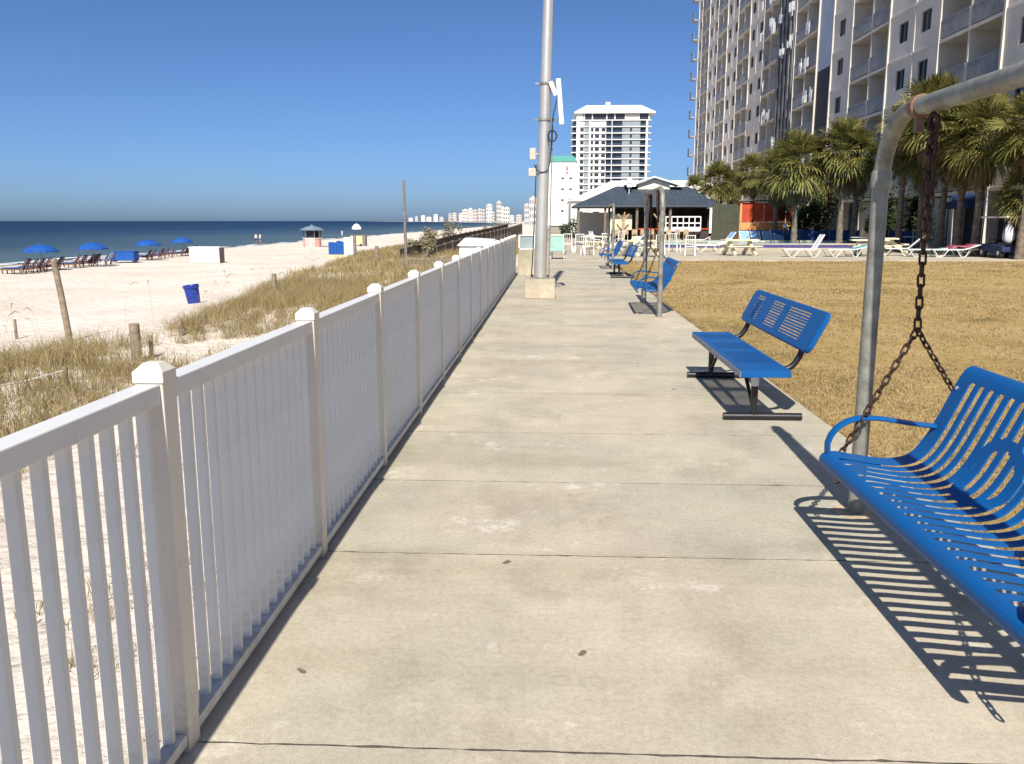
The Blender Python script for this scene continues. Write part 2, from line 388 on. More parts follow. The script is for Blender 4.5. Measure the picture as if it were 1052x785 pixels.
# ------------------------------------------------------------------ terrain
def kfac(y): return 1 + np.clip((np.asarray(y, float)-20)/40, 0, 1)*.5
def swell(x, y):
    return (np.sin(x*1.1+y*.37)+np.sin(x*.53-y*.61+1.7)+np.sin(x*.9+y*1.13+.4)*.6+np.sin(x*2.1-y*1.7)*.35)/2.95
def hz(x, y):
    x = np.asarray(x, float); y = np.asarray(y, float)
    k = kfac(y); xx = np.where(x > -22, x/k, x)
    b = np.interp(xx, [-62,-46,-37,-16,-12.5,-9,-6.5,-4,-1.3,-1.0], [-3.2,-2.03,-1.68,-1.62,-1.5,-.98,-.86,-.72,-.42,-.42])
    d = np.clip((xx+12.8)/3,0,1)*np.clip((-2.2-xx)/2,0,1)
    gap = np.exp(-(((x+7.6)/1.6)**2 + ((y-18.2)/2.6)**2))
    return b + d*(.22*swell(x, y)) - .28*gap + .03*swell(x*2.3, y*2.1)*np.clip((-x-1.5)/3,0,1)
def hz1(x, y): return float(hz(x, y))

xs = np.concatenate([np.arange(-62,-20,2.0), np.arange(-20,-1.2,.3), [-1.25]])
ys = np.concatenate([np.arange(-7,60,.4), np.arange(60,140,2.), np.arange(140,1301,20.)])
GX, GY = np.meshgrid(xs, ys); GZ = hz(GX, GY)
nx, ny = len(xs), len(ys)
vb = np.stack([GX.ravel(), GY.ravel(), GZ.ravel()], 1)
idx = np.arange(nx*ny).reshape(ny, nx)
fb = np.stack([idx[:-1,:-1], idx[:-1,1:], idx[1:,1:], idx[1:,:-1]], -1).reshape(-1,4)
def raw_mesh(name, v, f, m, smooth=False):
    me = bpy.data.meshes.new(name)
    me.from_pydata([tuple(p) for p in np.asarray(v).tolist()], [], [tuple(q) for q in (f.tolist() if hasattr(f, 'tolist') else f)])
    me.materials.append(m); me.update()
    if smooth: me.polygons.foreach_set('use_smooth', [True]*len(me.polygons))
    o = bpy.data.objects.new(name, me); COL.objects.link(o); return o
tag(raw_mesh('beach', vb, fb, M['sand'], True), kind='structure')
# the sea, one sheet to the horizon, and the coast that bends left far away
mb = MB(); mb.add([(-30000,-3000,-2.0),(-36,-3000,-2.0),(-36,1400,-2.0),(-36,40000,-2.0),(-30000,40000,-2.0)], [(0,1,2,3,4)])
tag(mb.build('sea', M['sea']), kind='structure')
mb = MB(); mb.add([(-46,1250,-1.9),(-60,1500,-1.9),(-130,2000,-1.9),(-300,2800,-1.9),(-700,4200,-1.9),(-1500,6500,-1.9),(6000,9000,-1.9),(6000,1250,-1.9)], [tuple(range(8))])
tag(mb.build('far_coast', M['sand']), kind='structure')
mb = MB(); mb.add([(-1.3,-60,-.62),(6000,-60,-.62),(6000,1260,-.62),(-1.3,1260,-.62)], [(0,1,2,3)])
tag(mb.build('inland_ground', M['land']), kind='structure')
# broken white swash along the waterline
mb = MB()
y = 20.
while y < 420:
    n = random.randint(3, 9); st = .7 + y*.006; w0 = random.uniform(.3, 1.1)
    xe = -45.6 + random.uniform(-.9, .4)
    L_ = []; R_ = []
    for i in range(n+1):
        w = w0*math.sin(PI*i/n)**.6 + .02
        cx = xe + .35*math.sin((y+i*st)*.5) + random.uniform(-.12,.12)
        L_.append((cx-w, y+i*st, -1.985)); R_.append((cx+w*.6, y+i*st, -1.985))
    vs = L_ + R_; mb.add(vs, [(i, i+n+1, i+n+2, i+1) for i in range(n)])
    y += n*st*random.uniform(.75, 1.25)
for y0, y1, cx, w in ((44,66,-46.6,1.3),(70,92,-47.5,.6),(52,75,-49.8,.5)):
    st = 1.; n = int((y1-y0)/st); L_ = []; R_ = []
    for i in range(n+1):
        q = w*math.sin(PI*i/n)**.5*(.7+.5*random.random())+.02; c = cx+.5*math.sin(i*.35)
        L_.append((c-q, y0+i*st, -1.95)); R_.append((c+q, y0+i*st, -1.95))
    mb.add(L_+R_, [(i, i+n+1, i+n+2, i+1) for i in range(n)])
tag(mb.build('surf_foam', M['foam']), kind='structure')

# ------------------------------------------------------------------ walkway, deck, lawn
JY = [-4.0,-2.4,-.8,.8,2.45,4.07,5.3,6.6,8.2,9.85,11.4,13.,14.6,16.2,17.8,19.4,21.,22.7,24.3,26.,27.6,29.2,30.9,32.5,34.1,35.8,37.5]
mb = MB(); WX0, WX1 = -1.32, 2.28
NJ = 90
def jagged(y):                                                      # worn, slightly chipped slab edge
    return [y + random.gauss(0, .0014) for _ in range(NJ+1)]
def chips(e, sgn):
    for _ in range(5):
        k = random.randrange(2, NJ-3)
        for q in range(random.randint(1, 3)): e[k+q] += sgn*random.uniform(.0015, .005)
    return e
for a, b in zip(JY[:-1], JY[1:]):
    e0 = chips(jagged(a+.0055), 1); e1 = chips(jagged(b-.0055), -1); X = [WX0+(WX1-WX0)*i/NJ for i in range(NJ+1)]
    n = NJ+1; vs = [(x,y,0) for x, y in zip(X,e0)] + [(x,y,0) for x, y in zip(X,e1)] + [(x,y,-.16) for x, y in zip(X,e0)] + [(x,y,-.16) for x, y in zip(X,e1)]
    fs = [(i,i+1,n+i+1,n+i) for i in range(NJ)] + [(i+1,i,2*n+i,2*n+i+1) for i in range(NJ)] + [(n+i,n+i+1,3*n+i+1,3*n+i) for i in range(NJ)]
    fs += [(0,n,3*n,2*n),(n-1,2*n+n-1,3*n+n-1,2*n-1)]
    mb.add(vs, fs)
tag(mb.build('walkway', M['concrete']), kind='structure')
mb = MB(); mb.bb(WX0+.01, WX1-.01, -4, 37.5, -.62, -.0015); 
tag(mb.build('walkway_base', mat('joint dirt', (.085,.074,.058), .95, var=.3, scale=30)), kind='structure')
mb = MB()
for i, (a, b) in enumerate(zip(range(0,7), range(1,8))):
    for j in range(8):
        mb.bb(WX0+j*3.2+.006, WX0+(j+1)*3.2-.006, 37.512+i*4.0, 37.5+(i+1)*4.0-.006, -.5, -.004)
tag(mb.build('pool_deck', M['deck']), kind='structure')
mb = MB(); mb.bb(24.28, 80, 36, 170, -.5, -.03)
tag(mb.build('service_drive', mat('grey asphalt', (.10,.098,.095), .9, var=.15, scale=2)), kind='structure')
# lawn: slightly uneven sheet with a ragged worn edge against the walk
lx = np.concatenate([[2.281], np.arange(2.42, 4, .14), np.arange(4.2, 24.3, .5)]); ly = np.arange(-8, 37.5, .25); ly = np.append(ly, 37.49)
LX, LY = np.meshgrid(lx, ly)
def lz(x, y): return -.035 + .02*swell(x*1.9, y*1.7) + .012*np.sin(y*5.3+x*7) - .02*np.clip((3.0-x)/.7,0,1)
LZ = lz(LX, LY); idx = np.arange(LX.size).reshape(LX.shape)
tag(raw_mesh('lawn', np.stack([LX.ravel(),LY.ravel(),LZ.ravel()],1), np.stack([idx[:-1,:-1],idx[:-1,1:],idx[1:,1:],idx[1:,:-1]],-1).reshape(-1,4), M['lawn'], True), kind='structure')

# ------------------------------------------------------------------ grasses (uncountable)
def blades(name, P, H, W, lean, m, curl=.45):
    """P (n,3) roots, H heights, W widths -> two-segment curved blades"""
    n = len(P); az = RNG.uniform(0, 2*PI, n); ln = RNG.uniform(.15, 1, n)*lean
    d = np.stack([np.cos(az), np.sin(az), np.zeros(n)], 1); fz = RNG.uniform(0, 2*PI, n)
    s = np.stack([np.cos(fz), np.sin(fz), np.zeros(n)], 1)
    up = np.array([0,0,1.])
    mid = P + (up*.58)*H[:,None] + d*(H*ln*.25)[:,None]
    tip = P + (up*(1-.25*ln[:,None]))*H[:,None] + d*(H*ln*(.6+curl))[:,None]
    w = W[:,None]
    V = np.stack([P-s*w/2, P+s*w/2, mid+s*w*.38, mid-s*w*.38, tip], 1).reshape(-1,3)
    b = np.arange(n)*5
    F = [(i,i+1,i+2,i+3) for i in b.tolist()] ; F2 = [(i+3,i+2,i+4) for i in b.tolist()]
    me = bpy.data.meshes.new(name); me.from_pydata(V.tolist(), [], F+F2); me.materials.append(m); me.update()
    o = bpy.data.objects.new(name, me); COL.objects.link(o); return tag(o, kind='stuff')
def clumped(n, x0, x1, y0, y1, keep, spread, per):
    C = np.stack([RNG.uniform(x0,x1,n), RNG.uniform(y0,y1,n)],1); C = C[keep(C[:,0], C[:,1])]
    P = np.repeat(C, per, 0); P = P + RNG.normal(0, 1, P.shape)*spread
    s = np.repeat(RNG.uniform(.55,1.25,len(C)), per)
    return P, s
def belt(x, y):
    k = kfac(y); nz = swell(x*.9+3, y*.8)*.5 + swell(x*2.3, y*2.1+2)*.35
    gap = np.exp(-(((x+6.7)/2.5)**2 + ((y-17.6)/2.7)**2))
    left = -np.where(y < 19, 11.3, 9.4+np.clip(y-19,0,60)*.135)
    A = (x > left) & (x < -5.6) & (nz > -.40) & (gap < .30)
    B = (y > 17) & (x > left) & (x < -2.2) & (nz > -.22) & (gap < .30) & ((y > 27) | (x < -4.2))
    return (A | B) & (y > 7.5)
P, s = clumped(4600, -13, -2, 7, 34, belt, .11, 24)
Z = hz(P[:,0], P[:,1]); H = RNG.uniform(.25,.62,len(P))*s*1.05
near = blades('dune_grass', np.column_stack([P, Z-.02]), H, RNG.uniform(.006,.011,len(P)), 1.25, M['dune_grass'])
P2, s2 = clumped(6500, -18, -2, 34, 100, belt, .16, 9)
far = blades('dune_grass', np.column_stack([P2, hz(P2[:,0], P2[:,1])-.02]), RNG.uniform(.3,.6,len(P2))*s2, RNG.uniform(.02,.035,len(P2)), 1.2, M['dune_grass'])
def sparse(x, y): return swell(x*1.7+1, y*1.9) + .35*swell(x*4, y*4.4) > -.05
P3, s3 = clumped(620, -6.2, -1.45, -2.5, 11, sparse, .06, 13)
lowg = blades('sand_weeds', np.column_stack([P3, hz(P3[:,0], P3[:,1])-.01]), RNG.uniform(.05,.17,len(P3))*s3, RNG.uniform(.005,.010,len(P3)), 1.6, M['dune_grass'])
# sea oats: tall thin stalks with a seed head
P4 = np.stack([RNG.uniform(-13,-5.5,95), RNG.uniform(9,48,95)],1); P4 = P4[belt(P4[:,0]+.9, P4[:,1])]
mb = MB()
for x, y in P4:
    h = random.uniform(.7,1.25); z = hz1(x,y); a = random.uniform(0,2*PI); dx, dy = math.cos(a)*.16*h, math.sin(a)*.16*h
    mb.tube([(x,y,z),(x+dx*.3,y+dy*.3,z+h*.6),(x+dx,y+dy,z+h)], .0022, 3)
    mb.tube([(x+dx,y+dy,z+h),(x+dx*1.6,y+dy*1.6,z+h*1.07),(x+dx*2.3,y+dy*2.3,z+h*1.05)], [.005,.009,.002], 4)
tag(mb.build('sea_oats', M['dune_grass']), kind='stuff')
# lawn blades near the walk
def lawnpts(n, x0, x1, y0, y1):
    P = np.stack([RNG.uniform(x0,x1,n), RNG.uniform(y0,y1,n)],1)
    k = swell(P[:,0]*1.3, P[:,1]*1.2)*.5 + swell(P[:,0]*4.1+1, P[:,1]*3.7)*.5 + np.clip((P[:,0]-2.3)/.5,0,1)*.5
    return P[k > .12+RNG.uniform(-.3,.3,n)]
ey = RNG.uniform(3, 37, 26000); edge = np.stack([2.27+np.abs(RNG.normal(0,.09,26000))-.20*(swell(ey*5.1,ey*3.3) > .05)*RNG.random(26000)**2, ey],1)
P5 = np.concatenate([lawnpts(60000, 2.24, 8, 3.2, 10), lawnpts(46000, 2.26, 16, 10, 22), lawnpts(34000, 2.26, 23, 21, 37.3), edge])
dist = P5[:,1]
blades('lawn_grass', np.column_stack([P5, lz(P5[:,0],P5[:,1])-.004]), RNG.uniform(.022,.055,len(P5)), .0025+.0009*dist*RNG.uniform(.6,1.2,len(P5)), 1.9, M['lawn_blades'])

# ------------------------------------------------------------------ white picket fence
fence = thing('picket_fence', 'long white vinyl picket fence along the left edge of the concrete walkway', 'fence', (-1.168, 0, 0))
PYS = [-.77 + 1.6*i for i in range(18)]
pick_me = None; rest = MB(); pk = 0
capm = MB(); capm.bb(-.046,.046,-.046,.046,1.187,1.222)
capm.add([(-.043,-.043,1.2222),(.043,-.043,1.2222),(.043,.043,1.2222),(-.043,.043,1.2222),(-.022,-.022,1.244),(.022,-.022,1.244),(.022,.022,1.244),(-.022,.022,1.244)],
         [(0,1,5,4),(1,2,6,5),(2,3,7,6),(3,0,4,7),(4,5,6,7)])
p0 = MB().bb(-.041,.041,-.041,.041,0,1.187).build('post', M['vinyl_post'], fence, bevel=.004)
c0 = capm.build('post_cap', M['vinyl_post'], p0, bevel=.003)
p0.location = (0, PYS[0], 0)
for y in PYS[1:]:
    q = p0.copy(); COL.objects.link(q); q.parent = fence; q.location = (0, y, 0)
    c = c0.copy(); COL.objects.link(c); c.parent = q
top = MB(); L = 1.6-.084
top.bb(-.034,.034,-L/2,L/2,1.125,1.185)
t0 = top.build('top_rail', M['vinyl'], fence, bevel=.004)
bot = MB().bb(-.034,.034,-L/2,L/2,.028,.066)
b0 = bot.build('bottom_rail', M['vinyl'], fence, bevel=.003)
for i in range(len(PYS)-1):
    y = (PYS[i]+PYS[i+1])/2
    a, b = (t0, b0) if i == 0 else (t0.copy(), b0.copy())
    if i:
        for o in (a, b): COL.objects.link(o); o.parent = fence
    a.location = (0, y, 0); b.location = (0, y, 0)
pm = MB().bb(-.017,.017,-.0115,.0115,.065,1.127)
k0 = pm.build('picket', M['vinyl'], fence, bevel=.003); first = True
cand = []
for i in range(len(PYS)-1):
    for j in range(15): cand.append(PYS[i]+.041+(1.6-.082)*(j+.5)/15)
vis = [y for y in cand if y > .9][:97]; rest_y = [y for y in cand if y not in vis]
for y in vis:
    o = k0 if first else k0.copy()
    if not first: COL.objects.link(o); o.parent = fence
    first = False; o.location = (0, y, 0)
for y in rest_y: rest.bb(-.017,.017,y-.0115,y+.0115,.065,1.127)
tag(rest.build('pickets', M['vinyl'], fence), kind='stuff')

# ------------------------------------------------------------------ blue benches
def catmull(P, step):
    P = [Vector(p) for p in P]; out = []
    for i in range(len(P)-1):
        p0, p1, p2, p3 = P[max(i-1,0)], P[i], P[i+1], P[min(i+2,len(P)-1)]
        n = max(2, int((p2-p1).length/step))
        for k in range(n):
            t = k/n
            out.append(.5*((2*p1)+(p2-p0)*t+(2*p0-5*p1+4*p2-p3)*t*t+(3*p1-p0-3*p2+p3)*t**3))
    out.append(P[-1]); return out
def slatted(name, prof, y0, y1, ds, solid, m, parent, thick):
    """sheet swept along y over a profile; cells where solid(s,t) is False are left open"""
    ts = [0]
    for a, b in zip(prof[:-1], prof[1:]): ts.append(ts[-1]+(b-a).length)
    ns = int(round((y1-y0)/ds)); nt_ = len(prof)
    vid = {}; V = []; F = []
    def vv(i, j):
        if (i,j) not in vid: vid[(i,j)] = len(V); V.append((prof[j].x, y0+i*ds, prof[j].z))
        return vid[(i,j)]
    for i in range(ns):
        for j in range(nt_-1):
            if solid((i+.5)*ds, (ts[j]+ts[j+1])/2, ts[-1]): F.append((vv(i,j), vv(i+1,j), vv(i+1,j+1), vv(i,j+1)))
    me = bpy.data.meshes.new(name); me.from_pydata(V, [], F); me.materials.append(m); me.update()
    o = bpy.data.objects.new(name, me); COL.objects.link(o); o.parent = parent
    md = o.modifiers.new('thickness', 'SOLIDIFY'); md.thickness = thick; md.offset = -1
    return o
SP = catmull([(.035,0,.385),(.006,0,.405),(0,0,.435),(.022,0,.458),(.07,0,.462),(.17,0,.446),(.29,0,.430),(.38,0,.432),(.45,0,.455),(.505,0,.510),(.55,0,.585),(.59,0,.67),(.63,0,.76),(.668,0,.845),(.70,0,.90),(.735,0,.918),(.765,0,.895)], .011)
BL = 2.0
def swing_solid(s, t, L):
    if s < .075 or s > BL-.075: return True
    if t < .125 or t > L-.125: return True
    for c in (.68, 1.32):
        q = math.hypot((s-c)/.19, (t-(L*.575))/.165)
        if .78 < q < 1.12: return True
    return ((s-.075) % .0925) > .048
def chain(mb, p, q, r=.0052, pitch=.046, w=.013):
    p, q = Vector(p), Vector(q); d = q-p; n = max(1, round(d.length/pitch)); d.normalize()
    a = d.orthogonal().normalized(); b = d.cross(a)
    for i in range(n):
        c = p + (q-p)*((i+.5)/n); u = a if i % 2 else b; h = pitch*.36
        pts = []
        for k in range(12):
            t = 2*PI*k/12; pts.append(c + u*(math.cos(t)*w) + d*(math.sin(t)*w + (h if math.sin(t) > 0 else -h)))
        mb.tube(pts, r, 5, closed=True)
def make_swing_bench(label, loc):
    t = thing('swing_bench', label, 'swing bench', loc, 0, 'blue hanging swing benches')
    seat = slatted('slatted_seat', SP, -BL/2, BL/2, .0075, swing_solid, M['blue_coat'], t, .008)
    MB().tube([(.036,-BL/2+.002,.386),(.036,0,.386),(.036,BL/2-.002,.386)], .007, 6).build('lip_edge', M['blue_worn'], t)
    for sgn in (-1, 1):
        a = MB(); y = sgn*(BL/2-.022)
        a.tube(catmull([(.030,y,.44),(.022,y,.52),(.062,y,.598),(.15,y,.648),(.27,y,.652),(.41,y,.632),(.52,y,.618),(.605,y,.612)], .03), .034, 10, flat=.36)
        a.build('armrest', M['blue_coat'], t, smooth=True)
    for sgn in (-1, 1):
        y = sgn*(BL/2+.004)
        m1 = MB(); m1.tube([(.09,y,.43),(.30,y,.405),(.46,y,.44),(.57,y,.60),(.69,y,.86)], .013, 6); m1.build('side_bar', M['blue_coat'], t, smooth=True)
        MB().lathe([(.012,0),(.012,.006),(.006,.009)], 8, (.648,sgn*.972,.815), Matrix.Rotation(math.radians(-68),3,'Y')).build('bolt', M['galv_bright'], t)
        c = MB(); top = (.34, sgn*.80, 2.135); mid = (.365, sgn*.83, 1.13); y = sgn*(BL/2+.012)
        chain(c, top, mid, .006, .052, .015); chain(c, mid, (.10,y,.44)); chain(c, (.10,y,.43), (.096,y,.30)); chain(c, mid, (.645,y,.80))
        # the spare length wrapped up and rusted together below the bar
        chain(c, (.352,sgn*.795,2.12), (.362,sgn*.805,1.60), .007, .056, .017); chain(c, (.33,sgn*.78,2.12), (.345,sgn*.80,1.78), .007, .056, .017)
        c.build('chain', M['rust'], t, smooth=True)
    return t
swb = make_swing_bench('large blue slatted swing bench hanging in the right foreground', (1.41, 3.40, 0))
sw2 = copy_tree(swb, 'blue slatted swing bench hanging end-on from the grey frame halfway along the walkway', (1.46, 16.1, .03), math.radians(-2))
sw3 = copy_tree(swb, 'small blue swing bench hanging furthest down the walkway beside the second standing bench', (1.70, 30.8, .02))

def make_swing_frame(label, loc):
    t = thing('swing_gantry', label, 'swing stand', loc, 0, 'grey pipe swing frames')
    h, R, zt = 1.27, .34, 2.19; up = []
    for sgn, nm in ((1,'pole'),(-1,'pole')):
        pts = [(0,sgn*h,-.03),(0,sgn*h,.9),(0,sgn*h,1.80)]
        pts += [(0, sgn*(h-R+R*math.cos(a)), zt-R+R*math.sin(a)) for a in [math.radians(k*10) for k in range(0,10)]]
        MB().tube(pts, .043, 16).build(nm, M['galv'], t, smooth=True)
    MB().tube([(0,h-R-.002,zt),(0,0,zt),(0,-(h-R)+.002,zt)], .045, 16).build('top_bar', M['galv'], t, smooth=True)
    for sgn in (-1, 1):
        c = MB(); c.tube([(0,sgn*h,1.82),(0,sgn*h,1.835),(0,sgn*h,1.90),(0,sgn*h,1.915)], [.047,.0515,.0515,.047], 16)
        c.build('coupling', M['galv'], t, smooth=True)
        b = MB(); y = sgn*(h-R-.09)
        b.tube([(0,y-.03,zt),(0,y-.026,zt),(0,y+.026,zt),(0,y+.03,zt)], [.048,.057,.057,.048], 14)
        b.bb(-.018,.018,y-.02,y+.02,zt-.12,zt-.045); b.build('hanger_band', M['rust_plate'], t)
        f = MB(); f.lathe([(.13,0.),(.13,.004),(.05,.008)], 14, (0,sgn*h,.0)); f.build('grout_collar', mat('yellowed grout', (.50,.40,.25), .9, var=.2, scale=12), t)
    return t
swf = make_swing_frame('grey galvanised pipe swing frame arching over the right foreground', (1.755, 3.53, 0))
copy_tree(swf, 'grey pipe swing frame halfway along the walkway, over the end-on swing bench', (1.86, 16.22, 0))
copy_tree(swf, 'thin grey pipe swing frame furthest down the walkway', (2.06, 31.05, 0))
# swings' copies hang from their own frames: keep the bars over the seats
sw2.location = (1.50, 16.1, .03); sw3.location = (1.70, 30.92, .02)

def slot_sheet(parent, name, y0, y1, prof, rows_t, bands, m, rnd=0.):
    Lh = (y1-y0)
    def solid(s, t, L):
        if rnd:
            for cs in (rnd, Lh-rnd):
                for ct in (rnd, L-rnd):
                    if ((s < rnd and cs == rnd) or (s > Lh-rnd and cs != rnd)) and ((t < rnd and ct == rnd) or (t > L-rnd and ct != rnd)):
                        if math.hypot(s-cs, t-ct) > rnd: return None
        if t < rows_t[0] or t > rows_t[1]: return True
        for a, b in bands:
            if a <= s <= b: return True
        return ((t-rows_t[0]) % .0265) < .0185
    return slatted(name, prof, y0, y1, .015, lambda s,t,L: bool(solid(s,t,L)), m, parent, .010)
def make_bench(label, loc, tape):
    t = thing('park_bench', label, 'bench', loc, 0, 'blue standing benches')
    H = 1.22; bands = [(0,.36),(1.02,1.18),(1.60,1.92),(2.24,2.6)]
    prof = [Vector((-.20+.0033*i,0,.455)) for i in range(121)]
    slot_sheet(t, 'seat', -H, H, prof, (.03,.37), bands, M['blue_coat'])
    e = MB(); e.bb(-.207,-.2005,-H-.002,H+.002,.405,.455); e.build('front_edge', M['blue_worn'], t, bevel=.002)
    e = MB(); e.bb(.1965,.203,-H-.002,H+.002,.405,.455)
    e.bb(-.2,.196,-H-.0065,-H-.0005,.405,.455); e.bb(-.2,.196,H+.0005,H+.0065,.405,.455); e.build('seat_rim', M['blue_coat'], t, bevel=.002)
    pr = [Vector((.315+.00144*i,0,.615+.00285*i)) for i in range(108)]
    slot_sheet(t, 'backrest', -H, H, pr, (.035,.30), bands, M['blue_coat'], rnd=.06)
    n = len(pr)-1; p0, p1 = pr[0], pr[-1]
    rim = []
    L = (p1-p0).length; u = (p1-p0).normalized(); r = .06
    for cs, ct, a0 in ((-H+r,r,180),(H-r,r,270),(H-r,L-r,0),(-H+r,L-r,90)):
        for k in range(7):
            a = math.radians(a0+k*15); rim.append(Vector((0,cs+r*math.cos(a),0)) + p0 + u*(ct+r*math.sin(a)) + Vector((.012,0,-.006)))
    MB().tube(rim, .016, 6, closed=True).build('back_rim', M['blue_coat'], t, smooth=True)
    for sgn in (-1, 1):
        y = sgn*.99
        MB().tube([(-.28,y,.032),(.37,y,.032)], .032, 14).build('foot', M['black'], t, smooth=True)
        MB().tube([(-.03,y,.05),(-.03,y,.40)], .030, 12).build('leg', M['black'], t, smooth=True)
        MB().tube([(-.03,y-sgn*.02,.10),(-.03,y-sgn*.50,.412)], .017, 8).build('brace', M['black'], t, smooth=True)
        yb = sgn*.99
        MB().tube(catmull([(-.16,yb,.425),(.10,yb,.425),(.24,yb,.445),(.315,yb,.53),(.365,yb,.66),(.46,yb,.83)], .03), .026, 10).build('back_support', M['black'], t, smooth=True)
    MB().bb(-.06,-.0,-.5,.5,.40,.425).build('stringer', M['black'], t)
    if tape:
        MB().lathe([(.0325,.295),(.034,.30),(.034,.36),(.033,.362),(.0345,.364),(.0345,.39),(.033,.395)], 12, (-.03,-.99,0)).build('tape_wrap', M['tape'], t)
    return t
make_bench('blue slotted park bench on black legs standing right of the walkway, nearest one', (1.73, 8.12, 0), True)
make_bench('small far blue park bench beyond the end-on swing bench', (1.98, 26.4, 0), False)

# ------------------------------------------------------------------ mast on its concrete block
blk = MB().bb(-.33,.33,-.33,.33,0,.42).build('concrete_footing', M['concrete_block'], bevel=.02)
blk.location = (-.27, 18.75, 0); tag(blk, 'square concrete footing block carrying the tall metal mast', 'footing')
mast = thing('antenna_mast', 'tall leaning metal mast with white antenna panel on a concrete block', 'mast', (-.27, 18.75, .42))
lean = Matrix.Rotation(math.radians(1.35), 4, 'Y')
def mz(z, off=(0,0)): return tuple((lean @ Vector((off[0], off[1], z))))
MB().tube([mz(0),mz(3),mz(9.5)], [.137,.121,.088], 20).build('pole', M['galv_bright'], mast, smooth=True)
MB().box((0,0,.018),(.42,.42,.036)).build('base_plate', M['galv'], mast)
bo = MB()
for sx in (-1,1):
    for sy in (-1,1): bo.lathe([(.018,.036),(.018,.075)], 6, (sx*.17,sy*.17,0))
bo.build('bolts', M['rust'], mast)
for z in (3.32, 4.05):
    b = MB(); b.tube([mz(z-.02),mz(z-.018),mz(z+.018),mz(z+.02)], [.13,.146,.146,.13], 16); b.bar(mz(z,(.08,-.02)), mz(z,(.27,-.05)), .05, .05)
    b.bar(mz(z,(-.08,0)), mz(z,(-.22,0)), .03, .03)
    b.build('bracket', M['galv'], mast)
MB().box(mz(3.68,(.31,-.05)),(.10,.16,.92),Matrix.Rotation(math.radians(-5),3,'Y')).build('antenna_panel', M['white_paint'], mast, bevel=.015)
MB().box(mz(3.93,(.16,-.16)),(.09,.06,.30),Matrix.Rotation(math.radians(-24),3,'Y')).build('radio_unit', M['white_paint'], mast, bevel=.01)
cb = MB(); cb.tube(catmull([mz(3.8,(.26,-.1)),mz(3.6,(.22,-.16)),mz(3.35,(.17,-.17)),mz(3.1,(.16,-.16)),mz(2.7,(.15,-.1)),mz(2.3,(.10,-.13)),mz(2.25,(-.1,-.13)),mz(2.4,(-.19,-.05))], .06), .012, 6)
cb.tube([Vector(mz(2.98,(.17,-.18)))+Vector((.09*math.cos(a*PI/9),0,.11*math.sin(a*PI/9))) for a in range(18)], .016, 6, closed=True)
cb.tube(catmull([mz(.05,(-.19,-.1)),mz(.5,(-.17,-.09)),mz(1.5,(-.155,-.08)),mz(2.4,(-.15,-.06))], .2), .012, 6); cb.build('cable', M['rubber'], mast, smooth=True)
MB().tube([mz(0.02,(.19,-.02)),mz(3.2,(.17,-.02))], .014, 6).build('conduit', M['galv'], mast, smooth=True)
for z, d in ((2.62,(.13,.10,.24)),(2.24,(.16,.13,.17))):
    q = MB(); q.box(mz(z,(-.23,-.03)), d); q.bar(mz(z,(-.17,0)), mz(z,(-.1,0)), .04, .04); q.build('junction_box', M['tank_grey'], mast, bevel=.012)

# pedestal with framed box near the fence's end
x, y = -.78, 26.6
MB_ = MB().bb(-.27,.27,-.27,.27,0,.80).build('concrete_pedestal', M['concrete_block'], bevel=.015); MB_.location = (x, y, 0)
tag(MB_, 'square concrete pedestal standing behind the mast at the far end of the fence', 'pedestal')
cg = thing('glazed_case', 'small pale framed glass case on top of the concrete pedestal', 'display case', (x, y, .80))
fr = MB()
for sx in (-1,1):
    for sy in (-1,1): fr.bb(sx*.24-.02,sx*.24+.02,sy*.2-.02,sy*.2+.02,0,.40)
fr.bb(-.26,.26,-.22,.22,.40,.43); fr.bb(-.26,.26,-.22,.22,0,.03); fr.build('frame', M['white_paint'], cg)
MB().bb(-.225,.225,-.19,.19,.035,.395).build('glass_pane', mat('pale glass', (.30,.36,.36), .1, var=.1, scale=3), cg)

for px, py, lab in ((307,696,'dry dark leaf lying on the concrete near the fence'),(598,671,'dry dark leaf lying in the middle of the concrete walkway'),(520,579,'tiny dark leaf scrap lying by a walkway joint')):
    x, y = gnd(px, py, 0); l = MB()
    l.add([(-.022,0,.004),(-.008,-.012,.003),(.012,-.009,.010),(.026,.002,.006),(.010,.011,.012),(-.010,.010,.004)], [(0,1,2,3,4,5)])
    o = l.build('leaf', M['wood_dark']); o.location = (x,y,0); o.rotation_euler = (0,0,random.uniform(0,6)); tag(o, lab, 'leaf', 'leaves on the walkway')
    sd_ = o.modifiers.new('thickness','SOLIDIFY'); sd_.thickness = .0012
# ------------------------------------------------------------------ beach things
ZB = -1.65
